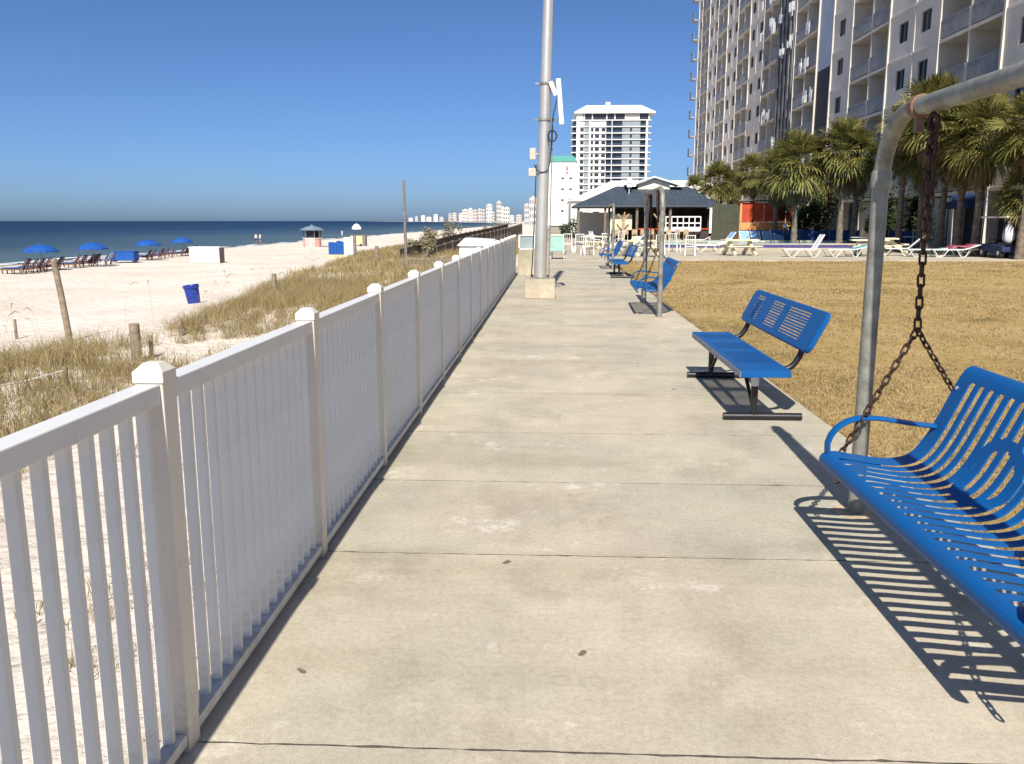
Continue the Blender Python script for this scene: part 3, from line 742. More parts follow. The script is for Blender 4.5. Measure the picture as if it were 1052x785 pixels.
# loungers: one of each built with parts, then copied along the row
def make_lounger():
    t = thing('beach_lounger', 'x', 'beach lounger', (0,0,0), 0, 'wooden loungers in the row before the water')
    f = MB()
    for sy in (-.27,.27):
        f.bb(-.95,.55,sy-.025,sy+.025,.26,.33)
    for k in range(7): f.bb(-.93+k*.2,-.83+k*.2,-.25,.25,.332,.35)
    f.build('frame', M['lounger_wood'], t)
    for sx in (-.8,.42):
        for sy in (-.27,.27): MB().bb(sx-.03,sx+.03,sy-.03,sy+.03,0,.259).build('leg', M['lounger_wood'], t)
    b = MB(); b.bar((.42,-.25,.35),(.86,-.25,.92),.04,.05); b.bar((.42,.25,.35),(.86,.25,.92),.04,.05); b.bar((.72,-.25,.28),(.72,-.25,.72),.04,.04); b.bar((.72,.25,.28),(.72,.25,.72),.04,.04)
    for k in range(4): b.bar((.50+k*.11,-.25,.46+k*.143),(.50+k*.11,.25,.46+k*.143),.05,.02)
    b.build('back_frame', M['lounger_wood'], t)
    c = MB(); c.bb(-.92,.40,-.24,.24,.352,.42); c.build('seat_cushion', M['royal'], t, bevel=.02)
    c = MB(); c.bar((.40,0,.44),(.83,0,.99),.48,.07); c.build('back_cushion', M['navy_cloth'], t, bevel=.02)
    return t
lnx = [3, 12, 20, 27, 41, 59, 67, 76, 82, 93, 98, 138, 143, 152, 157, 165, 175, 181, 188]
lproto = None
for i, px in enumerate(lnx):
    py = 283 - (px/190.)*20.8
    x, y = gnd(px, py, ZB)
    lab = f'wooden beach lounger with navy cushions, {ordn(i)} from the left in the row before the water'
    rz = PI/2*0 + math.radians(random.uniform(-14, 14)) + math.radians(8)
    if lproto is None:
        lproto = make_lounger(); lproto.location = (x,y,hz1(x,y)); lproto.rotation_euler = (0,0,rz); lproto['label'] = lab
    else: copy_tree(lproto, lab, (x,y,hz1(x,y)), rz, .92)
def make_umbrella():
    t = thing('beach_umbrella', 'x', 'beach umbrella', (0,0,0), 0, 'blue beach umbrellas over the lounger row')
    MB().tube([(0,0,-.1),(0,0,2.2)], .022, 8).build('pole', M['wood_pole'], t)
    n = 8; c = MB(); R = 1.14; vs = [(0,0,2.26)]; fs = []
    for ring, (r, z) in enumerate(((.45,2.17),(.85,2.0),(1.14,1.80),(1.15,1.69))):
        for k in range(n*2):
            a = 2*PI*k/(n*2); rr = r*(1 if k % 2 == 0 else .955); vs.append((rr*math.cos(a), rr*math.sin(a), z - (0 if k % 2 == 0 else -.015*ring)))
    m = n*2
    for k in range(m):
        fs.append((0, 1+k, 1+(k+1) % m))
        for q in range(3): fs.append((1+q*m+k, 1+(q+1)*m+k, 1+(q+1)*m+(k+1) % m, 1+q*m+(k+1) % m))
    c.add(vs, fs); c.build('canopy', M['blue_canvas'], t)
    for k in range(n):
        a = 2*PI*k/n; MB().tube([(0,0,2.2),(1.1*math.cos(a),1.1*math.sin(a),1.79)], .008, 4).build('rib', M['white_paint'], t)
    MB().tube([(0,0,2.25),(0,0,2.36)], [.02,.008], 6).build('finial', M['wood_pole'], t)
    return t
up = None
for i, (px, pyt) in enumerate(((27.5,250.8),(83.5,248.5),(143,245.8),(179.5,243.3))):
    D = [57, 62, 72, 82][i]; x, y, _ = atY(px, pyt, D); z = hz1(x,y)
    zt = EYE - slope(pyt)*D; dz = zt-2.3
    lab = ['leftmost open blue beach umbrella, the nearest, above the loungers','second open blue beach umbrella from the left, beside the blue covered box','third open blue beach umbrella from the left, behind the blue covered box','rightmost open blue beach umbrella near the white storage box'][i]
    if up is None: up = make_umbrella(); up['label'] = lab; up.location = (x,y,dz)
    else: copy_tree(up, lab, (x,y,dz), i*.3, (.92,.92,1))
# blue covered box in the row
x, y = gnd(119, 270.5, ZB); t = thing('covered_box', 'long blue canvas covered box standing among the loungers by the water', 'storage box', (x,y,ZB+.05))
MB().bb(-1.0,1.0,-.45,.45,.10,.80).build('canvas_cover', M['blue_canvas'], t, bevel=.05)
for sx in (-.85,.85): MB().bb(sx-.06,sx+.06,-.4,.4,0,.098).build('skid', M['lounger_wood'], t)
MB().bb(-1.03,1.03,-.48,.48,.802,.86).build('lid', M['blue_canvas'], t, bevel=.02)
# folded blue chair beside it
x, y = gnd(102, 273, ZB); t = thing('beach_chair', 'light blue folding beach chair left of the blue covered box', 'chair', (x,y,ZB))
MB().bar((.0,0,.35),(.35,0,.95),.5,.03).build('backrest', M['skyblue'], t); MB().bb(-.45,0,-.25,.25,.33,.36).build('seat', M['skyblue'], t)
for sx in (-.42,.1):
    for sy in (-.25,.25): MB().bar((sx,sy,0),(sx+.15,sy,.34),.03,.03).build('leg', M['white_paint'], t)
# white storage box
x, y = gnd(207, 271, ZB); t = thing('storage_box', 'big white slatted storage box standing alone on the sand', 'storage box', (x,y,ZB))
b = MB()
for k in range(5): b.bb(-1.2,1.2,-.5,.5,.04+k*.235,.265+k*.235)
b.bb(-1.18,1.18,-.48,.48,.03,1.2); b.build('body', M['white_paint'], t)
MB().bb(-1.26,1.26,-.55,.55,1.22,1.29).build('lid', M['white_paint'], t, bevel=.015)
MB().bb(1.2,1.24,-.5,.5,.05,1.19).build('end_panel', M['wood_pole'], t)
# trash barrel
x, y = gnd(194, 321.5, ZB); zb = hz1(x,y); t = thing('trash_barrel', 'blue plastic trash barrel tilting in the white sand', 'trash barrel', (x,y,zb-.03)); t.rotation_euler = (math.radians(3), math.radians(-7), 0)
MB().lathe([(.22,0),(.225,.02),(.245,.30),(.25,.32),(.25,.35),(.247,.36),(.262,.58),(.262,.60)], 20).build('barrel', M['blue_plastic'], t, smooth=True)
MB().lathe([(.285,.602),(.29,.61),(.29,.71),(.27,.72),(.25,.70),(.24,.62)], 20).build('rim', M['blue_plastic'], t, smooth=True)
# kiosk
x, y = gnd(318.5, 254, ZB); t = thing('beach_kiosk', 'small hexagonal rental hut with pink boards and blue grey roof on the beach', 'kiosk', (x,y,ZB-.05))
k = MB(); k.lathe([(1.22,0),(1.22,1.12)], 6); k.build('wall', M['pinkwall'], t)
MB().lathe([(1.28,1.122),(1.28,1.20)], 6).build('counter', M['white_paint'], t)
MB().lathe([(.75,1.202),(.75,2.1)], 6).build('inner_screen', M['darkpanel'], t)
for i in range(6):
    a = PI*i/3; MB().bb(-.05,.05,-.05,.05,1.2,2.25).build('post', M['wood_dark'], t, loc=(1.12*math.cos(a),1.12*math.sin(a),0))
MB().lathe([(1.62,2.16),(1.66,2.2),(1.0,2.52),(.12,2.78),(.02,2.9)], 6).build('roof', M['kiosk_roof'], t)
MB().bb(1.06,1.12,-.4,.4,.0,2.1).build('door', M['wood_dark'], t)
# blue covered stack with post and white board
x, y = gnd(345, 266, -1.5); t = thing('covered_stack', 'upright stack of beach gear under a ragged blue cover beyond the dune', 'covered stack', (x,y,hz1(x,y)-.05))
c = MB()
for kx in range(6):
    h = .95+.22*random.random(); c.bb(-.68+kx*.226,-.68+kx*.226+.222,-.4,.4,.38,.38+h)
c.build('blue_cover', M['blue_canvas'], t, bevel=.04)
MB().bb(-.6,.62,-.35,.35,0,.378).build('base_crate', M['tank'], t)
x, y = gnd(356, 270, -1.4); t = thing('notice_board', 'plain white notice board on a grey post right of the blue covered stack', 'notice board', (x,y,hz1(x,y)))
MB().bb(.42,.62,-.12,.12,-.1,1.75).build('post', M['wood_pole'], t); MB().bb(-.28,.418,-.05,.0,.1,1.62).build('board', M['white_paint'], t, bevel=.01)
x, y = gnd(366, 253, ZB); t = thing('vendor_cart', 'cream vendor cart with a white dome umbrella far along the beach', 'cart', (x,y,ZB))
MB().bb(-.9,.75,-.5,.5,.15,1.35).build('body', M['tank'], t, bevel=.04); MB().bb(.78,1.15,-.5,.5,0,1.45).build('side_locker', M['wood_pole'], t)
MB().tube([(-.1,0,1.35),(-.1,0,2.3)], .04, 6).build('pole', M['wood_pole'], t); MB().lathe([(.66,2.2),(.6,2.5),(.35,2.8),(.05,2.95)], 12, (-.1,0,0)).build('dome', M['white_paint'], t, smooth=True)
for sx in (-.6,.5): MB().lathe([(.16,-.05),(.16,.05)], 10, (sx,-.53,.16), Matrix.Rotation(PI/2,3,'X')).build('wheel', M['rubber'], t)

# people by the water (skin-modifier bodies)
def person(label, loc, rz, pose, shirt, short):
    t = thing('person', label, 'person', loc, rz)
    J = {'pel':(0,0,.93),'wa':(0,0,1.08),'ch':(0,.02,1.32),'nk':(0,.01,1.49),'hd':(0,-.015,1.56),'tp':(0,-.02,1.74),
         'sl':(.17,0,1.43),'el':(.25,.03,1.15),'wl':(.27,-.06,.90),'fl':(.27,-.09,.80),'sr':(-.17,0,1.43),'er':(-.24,.02,1.15),'wr':(-.30,-.10,.93),'fr':(-.30,-.14,.84),
         'hl':(.09,0,.88),'kl':(.11,-.05,.49),'al':(.12,.02,.08),'tl':(.13,-.13,.03),'hr':(-.09,0,.88),'kr':(-.11,-.02+pose,.49),'ar':(-.11,.10+pose*.5,.08),'tr':(-.12,-.06+pose*.5,.03)}
    R = {'pel':.13,'wa':.115,'ch':.14,'nk':.055,'hd':.085,'tp':.07,'sl':.065,'el':.042,'wl':.03,'fl':.032,'sr':.065,'er':.042,'wr':.03,'fr':.032,'hl':.095,'kl':.06,'al':.04,'tl':.035,'hr':.095,'kr':.06,'ar':.04,'tr':.035}
    E = [('pel','wa'),('wa','ch'),('ch','nk'),('nk','hd'),('hd','tp'),('ch','sl'),('sl','el'),('el','wl'),('wl','fl'),('ch','sr'),('sr','er'),('er','wr'),('wr','fr'),('pel','hl'),('hl','kl'),('kl','al'),('al','tl'),('pel','hr'),('hr','kr'),('kr','ar'),('ar','tr')]
    ks = list(J); me = bpy.data.meshes.new('body'); me.from_pydata([J[k] for k in ks], [(ks.index(a), ks.index(b)) for a,b in E], [])
    o = bpy.data.objects.new('body', me); COL.objects.link(o); o.parent = t; me.materials.append(M['skin'])
    o.modifiers.new('skin','SKIN'); sk_ = me.skin_vertices[0].data if me.skin_vertices else None
    if not sk_:
        me.skin_vertices if False else None
    for i, k in enumerate(ks):
        try: me.skin_vertices[0].data[i].radius = (R[k],R[k])
        except Exception: pass
    s = o.modifiers.new('smooth','SUBSURF'); s.levels = 1; s.render_levels = 1
    MB().lathe([(.15,.90),(.155,1.05),(.165,1.30),(.17,1.42),(.08,1.50)], 14).build('shirt', shirt, t, smooth=True)
    for sx in (-1,1): MB().tube([(sx*.08,0,.95),(sx*.11,-.02,.55)], [.115,.095], 10).build('shorts', short, t, smooth=True)
    MB().lathe([(.098,1.62),(.104,1.68),(.085,1.75),(.03,1.79)], 12, (0,-.0,0)).build('hair', M['hair'], t, smooth=True)
    return t
try:
    x, y = gnd(259, 249.5, -1.95); person('person in white shirt wading at the waterline, left one of the pair', (x,y,-2.15), .4, .12, M['shirt'], M['navy_cloth'])
    x, y = gnd(263.5, 249.3, -1.95); person('person standing at the waterline, right one of the pair', (x,y,-2.15), -.8, -.05, M['bag'], M['wood_pole'])
    x, y = gnd(349.5, 243.2, -1.95); person('person in white standing alone in the shallows beyond the hut', (x,y,-2.15), 1.2, .1, M['shirt'], M['shirt'])
except Exception as e: print('person', e)

# posts and ropes along the dune
def post(name, label, px, py, ztop_px, r, lean=(0,0), m='wood', zg=None):
    x, y = gnd(px, py, -1.0)
    for _ in range(6): x, y = gnd(px, py, hz1(x,y))
    z = hz1(x,y); zt = EYE - slope(ztop_px)*y
    o = MB().tube([(0,0,-.3),(lean[0]*.5,lean[1]*.5,(zt-z)*.5),(lean[0],lean[1],zt-z)], [r*1.05,r,r*.96], 12).build(name, M[m], smooth=True)
    o.location = (x,y,z); return tag(o, label, 'post', 'timber posts on the dune'), Vector((x+lean[0],y+lean[1],zt))
post('dune_post', 'tall leaning weathered timber post standing on open white sand', 61, 354, 267, .078, (-.26,0))
_, A1 = post('dune_post', 'thick square-cut timber post at the right end of the near dune grass', 132, 374, 335, .105)
post('dune_post', 'thin grey timber post right beside the thick dune post', 148, 370, 347, .045)
_, A2 = post('dune_post', 'short grey stake in the near dune grass holding the rope', 56, 402, 380, .04)
post('dune_post', 'short stake at the sandy gap, left one', 179, 345, 331, .05)
post('dune_post', 'short stake at the sandy gap, right one', 204, 336, 322, .045)
post('dune_post', 'timber post at the beach edge of the middle dune grass', 279, 308, 282, .085)
post('dune_post', 'timber post in the far dune grass right of the notice board', 386, 271, 253, .12)
_, A0 = post('dune_post', 'grey stake at the left picture edge in the near dune grass', -38, 424, 400, .04)
r = MB(); m_ = (A0+A2)/2 + Vector((0,0,-.10)); r.tube([A0-Vector((0,0,.06)), m_, A2-Vector((0,0,.06))], .012, 6); tag(r.build('rope', M['rope']), 'pale sagging rope strung between stakes over the near dune grass', 'rope')
_, A3 = post('dune_post', 'thin stake on the open sand beyond the leaning post', 2, 352, 331, .04)
x, y = gnd(416.5, 272, -1.0); o = MB().tube([(0,0,-.5),(-.03,0,2.4),(-.05,0,4.6)], [.10,.09,.075], 12).build('timber_pole', M['wood_pole'], smooth=True)
o.location = (x,y,EYE-slope(185)*y-4.6); tag(o, 'tall thin grey timber pole by the beach boardwalk', 'pole')

# boardwalks
def boardwalk(label, P, w, h0, drop, ml, posts_only=False):
    """deck on posts with railings along both sides; P path of (x,y,z)"""
    t = thing('boardwalk', label, 'boardwalk', P[0]); O = Vector(P[0]); P = [Vector(p)-O for p in P]
    dk = MB()
    for a, b in zip(P[:-1], P[1:]):
        d = b-a; n = max(1, int(d.length/.5))
        for i in range(n): dk.bar(a+d*((i+.02)/n), a+d*((i+.96)/n), w, .05)
    dk.build('deck', M[ml], t)
    for sgn in (-1,1):
        rl = MB(); bl = MB()
        for a, b in zip(P[:-1], P[1:]):
            d = b-a; s = d.cross(Vector((0,0,1))).normalized()*sgn*(w/2-.05); L = d.length
            for zz in (h0, .18): rl.bar(a+s+Vector((0,0,zz)), b+s+Vector((0,0,zz)), .10, .06)
            n = int(L/.17)
            for i in range(n):
                q = a+d*((i+.5)/n)+s; bl.bar(q+Vector((0,0,.2)), q+Vector((0,0,h0-.03)), .05, .05)
            n = max(1, int(L/2.2))
            for i in range(n+1):
                q = a+d*(i/n)+s*1.02
                MB().bar(q+Vector((0,0,-drop)), q+Vector((0,0,h0+.12)), .11, .11).build('post', M[ml], t)
        rl.build('handrail', M[ml], t); bl.build('balusters', M[ml], t)
    return t
boardwalk('grey timber boardwalk with picket railings crossing to the beach beyond the fence', [(-3.4,40.2,-1.15),(-6.9,40.2,-1.15)], 1.6, 1.05, .9, 'wood')
boardwalk('long dark timber boardwalk rising along the dunes toward the far town', [(-8.9,55,-1.2),(-7.4,70,-.6),(-5.4,92,-.1),(-4.9,112,.2)], 1.9, 1.05, 1.3, 'wood_dark')
x, y, z = atY(492, 262, 35.5); t = thing('storage_shed', 'low white boxy shed behind the far part of the fence', 'shed', (x,y,-.95))
MB().bb(-.72,.72,-.8,.8,0,1.62).build('wall', M['white_paint'], t); MB().prism([(-.82,1.622),(.82,1.622),(.62,1.86),(-.5,1.92)], 'y', -.9, .9).build('roof', M['white_paint'], t)
MB().bb(-.2,.3,-.82,-.802,.05,1.4).build('door', M['bag'], t)

# low shrubs made of leaf-sized faces
def shrub_mesh(name, rx, ry, rz_, n, leaf, m):
    V = []; F = []
    cl = [(random.gauss(0,.42),random.gauss(0,.42),random.uniform(.15,.95),random.uniform(.2,.42)) for _ in range(14)]
    for i in range(n):
        cx, cy, cz, cr = random.choice(cl)
        a, b = random.uniform(0,2*PI), random.uniform(-1,1); r = cr*random.random()**.4; q = math.sqrt(1-b*b)
        p = Vector(((cx+r*q*math.cos(a))*rx, (cy+r*q*math.sin(a))*ry, max(.02,(cz+r*b))*rz_))
        u = Vector((random.gauss(0,1),random.gauss(0,1),random.gauss(0,.6))).normalized(); w = u.orthogonal().normalized()
        L = leaf*random.uniform(.6,1.4); k = len(V)
        V += [p-u*L*.5, p+w*L*.22, p+u*L*.5, p-w*L*.22]; F.append((k,k+1,k+2,k+3))
    me = bpy.data.meshes.new(name); me.from_pydata([tuple(v) for v in V], [], F); me.materials.append(m); return me
def shrub(label, loc, r, h, n, leaf, m='bush', group=None, name='shrub'):
    t = thing(name, label, 'shrub', loc, 0, group)
    o = bpy.data.objects.new('foliage', shrub_mesh('foliage', r, r, h, n, leaf, M[m])); COL.objects.link(o); o.parent = t
    s = MB()
    for k in range(4):
        a = k*1.7; s.tube([(0,0,-.1),(r*.3*math.cos(a),r*.3*math.sin(a),h*.7)], [.04,.015], 5)
    s.build('stems', M['trunk'], t); return t
for i, (px, py, Y, r, h, lab) in enumerate(((442,240,62,1.5,1.6,'grey green beach shrub left of the dark boardwalk'),(460,234,80,1.4,2.4,'tall yellowish beach shrub above the dark boardwalk'),(505,236,100,2.2,1.8,'grey green beach shrub at the far end of the dark boardwalk'),(520,233,130,2.6,2.2,'furthest beach shrub under the skyline'),(430,247,52,1.2,.9,'low beach shrub beside the tall timber pole'))):
    x, y, z = atY(px, py, Y); shrub(lab, (x,y,max(-1.5,min(z-h*.5,-.2))), r*.75, h*.7, 700, .2, 'bush_grey', 'beach shrubs along the dark boardwalk')

# ------------------------------------------------------------------ far skyline
cols = {'cream':(.74,.66,.55),'white':(.80,.78,.74),'pink':(.66,.55,.49),'tan':(.62,.54,.45),'grey':(.50,.48,.46)}
for k, c in cols.items(): M['sky_'+k] = mat('far '+k+' render', c, .85, var=.04, scale=.02)
M['far_glass'] = mat('far balcony bands', (.22,.22,.24), .5, var=.3, scale=.05)
SK = [(421,1,224,4,4200,'white'),(427,1,222.5,3,4200,'grey'),(434,1,221.5,4,4000,'white'),(440,1,223,5,4000,'cream'),(447,1,220.5,4,3900,'white'),(453,1,223,4,3900,'grey'),(462,1,219.5,3.5,3000,'grey'),(466.5,1,219,4,3000,'pink'),(473,1,219.5,4,2700,'white'),(477.5,1,215.5,6,2400,'cream'),(483,1,214.5,4,2300,'white'),(487.5,1,216,4.5,2200,'pink'),(492.5,1,215,4,2100,'pink'),(496.5,1,215.5,4,2000,'grey'),(502.5,1,210.5,6,1800,'white'),(506.5,1,218,3,1700,'tan'),(512.5,1,207.5,5,1500,'tan'),(516.5,1,213,3,1450,'white'),(520.5,1,213.5,6,1300,'cream'),(526,1,221.5,4,1200,'white'),(533,1,221,6,1100,'tan'),(541,1,210,5,900,'grey'),(547.5,1,203.5,7,760,'pink')]
for i, (px, _, top, wpx, Y, c) in enumerate(SK):
    x, y, zt = atY(px, top, Y); w_ = wpx/880/1.016*Y; dp = w_*1.1; H = zt+3
    t = thing('high_rise', f'{ {"cream":"pale cream","white":"white","pink":"pinkish","tan":"tan","grey":"pale grey"}[c]} high-rise on the hazy skyline beyond the beach, {ordn(i) if i<20 else ["twenty-first","twenty-second","twenty-third"][i-20]} from the left', 'high-rise', (x,y,-3), 0, 'far skyline buildings')
    nf = max(4, int(H/7)); b = MB(); b.bb(-w_/2,w_/2,0,dp,0,H); b.build('wall', M['sky_'+c], t)
    g = MB(); ncol = 3 if wpx > 4 else 2
    for f in range(nf):
        for q in range(ncol):
            x0 = -w_/2+w_*(q+.22)/ncol; g.bb(x0,x0+w_*.56/ncol,-.6,-.05,H*(f+.3)/nf,H*(f+.72)/nf)
    g.build('windows', M['far_glass'], t)
    r_ = MB(); r_.bb(-w_*.2,w_*.25,dp*.2,dp*.7,H,H+H*.06); r_.build('roof_house', M['sky_'+c], t)

# ------------------------------------------------------------------ white tower beyond the bar
D = 400.; x0 = 8.2
tw = thing('apartment_tower', 'white high-rise apartment tower with hipped white roof behind the poolside bar', 'tower', (x0, D, 0))
FH = 2.8; NF = 15; ZR = 46.0
z0 = ZR-FH*NF
core = MB(); core.bb(.3,33.6,1.6,24,0,ZR)
for (a, b) in ((2.0,3.4),(7.7,8.4),(17.75,18.05),(33.0,33.9)): core.bb(a,b,-.25,1.65,0,ZR)
for (a, b) in ((3.405,7.695),(8.405,15.3),(22.5,30.5)): core.bb(a,b,.12,1.62,0,ZR)
for f in range(NF+1):
    z = z0+f*FH; core.bb(-.3,34.3,-.42,-.245,z-.22,z+.16); core.bb(-.3,-.003,-.24,14,z-.2,z+.12); core.bb(33.9,35.4,-.2,16,z-.2,z+.12)
core.build('wall', M['tower_white'], tw)
lt = MB(); lt.bb(22.52,30.48,.04,.118,z0,ZR-.3); lt.build('grey_panel', M['tower_grey'], tw)
lt = MB(); lt.bb(5.5,7.68,.04,.118,z0,ZR-.3); lt.build('grey_panel', M['tower_grey'], tw)
for (a, b, m) in ((.31,1.99,'tower_dark'),(15.31,17.74,'tower_glass'),(18.06,22.48,'tower_glass'),(30.52,32.98,'tower_dark')):
    q = MB()
    for f in range(NF): q.bb(a,b,1.2,1.59,z0+f*FH+.17,z0+(f+1)*FH-.23)
    q.build('balcony_bay', M[m], tw)
    q = MB()
    for f in range(NF): q.bb(a+.02,b-.02,-.2,-.12,z0+f*FH+.17,z0+f*FH+1.15)
    q.build('balcony_rail', M['tower_glass'], tw)
wl = []
for f in range(NF-1):
    z = z0+f*FH+.75
    for (a, b) in ((3.7,5.3),(8.5,9.6),(10.3,12.2),(13.2,15.0),(25.9,26.9)): wl.append((a,b,z))
wl = wl[::-1]
rest_w = MB()
for i, (a, b, z) in enumerate(wl):
    if i < 62: MB().bb(a,b,-.02,.10 if a < 20 else .035,z,z+1.35).build('window', M['tower_dark'], tw)
    else: rest_w.bb(a,b,-.02,.10 if a < 20 else .035,z,z+1.35)
tag(rest_w.build('windows', M['tower_dark'], tw), kind='stuff')
for (a, b) in ((6.0,8.6),(9.4,15),(16,18.6),(19.4,23.4),(29.6,34)): MB().bb(a,b,-.1,1.0,ZR+.4,ZR+2.5).build('penthouse_glazing', M['tower_dark'], tw)
tp = MB(); tp.bb(23.6,29.4,-.05,1.0,ZR+.4,ZR+2.5); tp.build('penthouse_panel', M['stucco'], tw)
ph = MB(); ph.bb(2,33.6,1.02,22,ZR+.1,ZR+2.8)
for a in (1.95,5.2,8.8,15.2,18.8,23.5,29.5,34.0): ph.bb(a,a+.5 if a > 2 else a+3.,-.3,1.0,ZR+.17,ZR+2.8)
ph.build('penthouse_wall', M['tower_white'], tw)
rf = MB(); rf.add([(.9,-1.6,ZR+2.82),(37,-1.6,ZR+2.82),(37,24,ZR+2.82),(.9,24,ZR+2.82),(.9,-1.6,ZR+3.4),(37,-1.6,ZR+3.4),(37,24,ZR+3.4),(.9,24,ZR+3.4),(6.5,5,ZR+7.0),(31,5,ZR+7.0),(31,17,ZR+7.0),(6.5,17,ZR+7.0)],
   [(0,3,2,1),(0,1,5,4),(1,2,6,5),(2,3,7,6),(3,0,4,7),(4,5,9,8),(5,6,10,9),(6,7,11,10),(7,4,8,11),(8,9,10,11)])
rfo = rf.build('roof', M['tower_white'], tw); MB().bb(15.4,17.4,8,11,ZR+6.9,ZR+8.8).build('roof_vent', M['tower_white'], rfo)

# white block with sea-green roof left of the tower
t = thing('hotel_block', 'plain white hotel block with sea green roof left of the white tower', 'hotel', (-3.6,330,0))
b = MB(); b.bb(0,12.2,0,26,0,23.4); b.bb(-1.0,-.003,3,22,0,22.0); b.build('wall', M['tower_white'], t)
MB().add([(-.4,-.4,23.41),(12.6,-.4,23.41),(12.6,26,23.41),(-.4,26,23.41),(1.2,1.2,25.6),(11,1.2,25.6),(11,24,25.6),(1.2,24,25.6)], [(0,1,5,4),(1,2,6,5),(2,3,7,6),(3,0,4,7),(4,5,6,7),(0,3,2,1)]).build('roof', M['green_roof'], t)
for zz in (5.,9.,13.,17.):
    for xx in (6.6,9.6): MB().bb(xx,xx+1.0,-.06,-.004,zz,zz+.7).build('window', M['tower_dark'], t)
sg = MB()
for k, ww in enumerate((.7,.4,.7,.55)): sg.bb(8.4,8.4+ww,-.1,-.02,18.9+k*.75,19.5+k*.75)
sg.build('vertical_sign', M['red_sign'], t)
# big low white hall
t = thing('white_hall', 'low white hall with a broad white hipped roof between bar and tower', 'hall', (2.0,118,0))
MB().bb(.4,24,.4,20,0,4.3).build('wall', M['tower_white'], t)
MB().add([(0,0,4.302),(24.6,0,4.302),(24.6,20,4.302),(0,20,4.302),(6.2,6,7.2),(19,6,7.2),(19,14,7.2),(6.2,14,7.2)], [(0,1,5,4),(1,2,6,5),(2,3,7,6),(3,0,4,7),(4,5,6,7),(0,3,2,1)]).build('roof', M['tower_white'], t)
for k in range(3): MB().bb(1.2+k*2.2,2.0+k*2.2,.33,.395,1.6,2.9).build('window', M['tower_dark'], t)
# ------------------------------------------------------------------ beachfront condominium on the right
CX, CY0 = 22.4, 34.5
condo = thing('condominium', 'huge beige beachfront condominium block with rows of recessed balconies, right side', 'condominium', (CX, CY0, 0))
FH = 2.9; Z1 = 3.25; NFL = 15
# bays along the facade from the near end: W wall with window, B balcony, P pier, X repair section
seq = []
def addb(k, L):
    y0 = seq[-1][2] if seq else 0.; seq.append((k, y0, y0+L))
for k, L in (('W',3.9),('W',4.0),('W',3.9),('B',3.75),('B',3.75),('W',3.8),('W',4.1),('B',3.4),('B',4.1),('W',4.7),('V',4.1),('B',3.6),('B',3.6),('N',6.4),('B',3.2),('B',3.2),('W',3.4),('W',3.4),('B',3.4),('B',3.4),('W',3.4),('W',3.4),('B',3.4),('B',3.4),('W',3.4),('W',3.4),('B',3.3),('B',3.3),('W',3.2)): addb(k, L)
LEN = seq[-1][2]; DEEP = 1.55; TOPZ = Z1+FH*NFL
wall = MB(); rec = MB(); pier = MB(); led = MB()
win = []; rails = []; doors = []
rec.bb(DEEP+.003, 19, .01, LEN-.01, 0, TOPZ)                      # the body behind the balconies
slabs = []
for k, a, b in seq:
    wall = MB()
    for f in range(NFL):
        z = Z1+f*FH; zt = z+FH
        if k == 'W':
            c = (a+b)/2 + (.25 if seq.index((k,a,b)) % 2 else -.25); w2, s0, s1 = .72, z+.98, z+2.22
            wall.bb(0,DEEP,a+.002,c-w2,z,zt-.001); wall.bb(0,DEEP,c+w2,b-.002,z,zt-.001); wall.bb(0,DEEP,c-w2,c+w2,z,s0); wall.bb(0,DEEP,c-w2,c+w2,s1,zt-.001)
            win.append((c,w2,s0,s1)); wall.bb(-.05,.001,a+.05,b-.05,z-.10,z+.06)
        elif k in 'BN':
            slabs.append((a,b,z))
            if k == 'B':
                rails.append((a+.16,b-.16,z)); doors.append(((a+b)/2-.25,z))
        elif k == 'V':
            m = wall if f > 3 else None
            win.append(((a+b)/2,.8,z+.9,z+2.1))
    if k in 'BN': slabs.append((a,b,TOPZ))
    if k == 'W': wall.build('wall_bay', M['stucco'], condo)
edges = [seq[0][1]]+[s[2] for s in seq]
for i, y in enumerate(edges):
    big = (i == len(edges)-1) or i == 0 or (seq[i-1][0] != seq[min(i,len(seq)-1)][0])
    dpt = .10 if big else .04
    MB().bb(-dpt, DEEP-.01, y-.10, y+.10, 0, TOPZ+.3).build('pier', M['stucco_pier'], condo)
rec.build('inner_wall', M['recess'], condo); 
# repair section: pale boards above dark waterproofing, netting, loose plastic
for k, a, b in seq:
    if k == 'V':
        MB().bb(.05,DEEP,a+.13,b-.13,Z1+FH*3.75,TOPZ).build('pale_boarding', M['bluepanel'], condo)
        MB().bb(.07,DEEP,a+.13,b-.13,0,Z1+FH*3.75-.01).build('dark_boarding', M['darkpanel'], condo)
    if k == 'N':
        n = MB()
        for q in range(14):
            y0 = a+.14+(b-a-.28)*q/14; n.bb(-.22+.08*math.sin(q*2.1),-.14+.08*math.sin(q*2.1),y0,y0+(b-a-.28)/14-.01,Z1,TOPZ)
        n.build('scaffold_netting', M['netting'], condo)
for k, a, b in seq[11:13]+seq[14:16]: MB().bb(DEEP-.7,DEEP-.005,a+.12,b-.12,Z1,TOPZ-.3).build('repair_screen', M['netting'], condo)
repair = [s for s in seq if s[0] in 'VN'] ; ya, yb = seq[10][1], seq[15][2]
for q in range(26):
    tl = MB(); y = random.uniform(ya+4, yb); z = Z1+FH*random.choice([1,2,3,4,5,6,7])+random.uniform(.1,.6)
    for _ in range(4):
        R3 = Matrix.Rotation(random.uniform(-.14,.14),3,'X') @ Matrix.Rotation(random.uniform(-.4,.4),3,'Z')
        tl.box((-.30-random.random()*.12,y+random.uniform(-.35,.35),z+random.uniform(-.3,.35)), (.03,random.uniform(.35,.9),random.uniform(.5,1.1)), R3)
    tl.build('plastic_sheet', M['tarp'], condo)
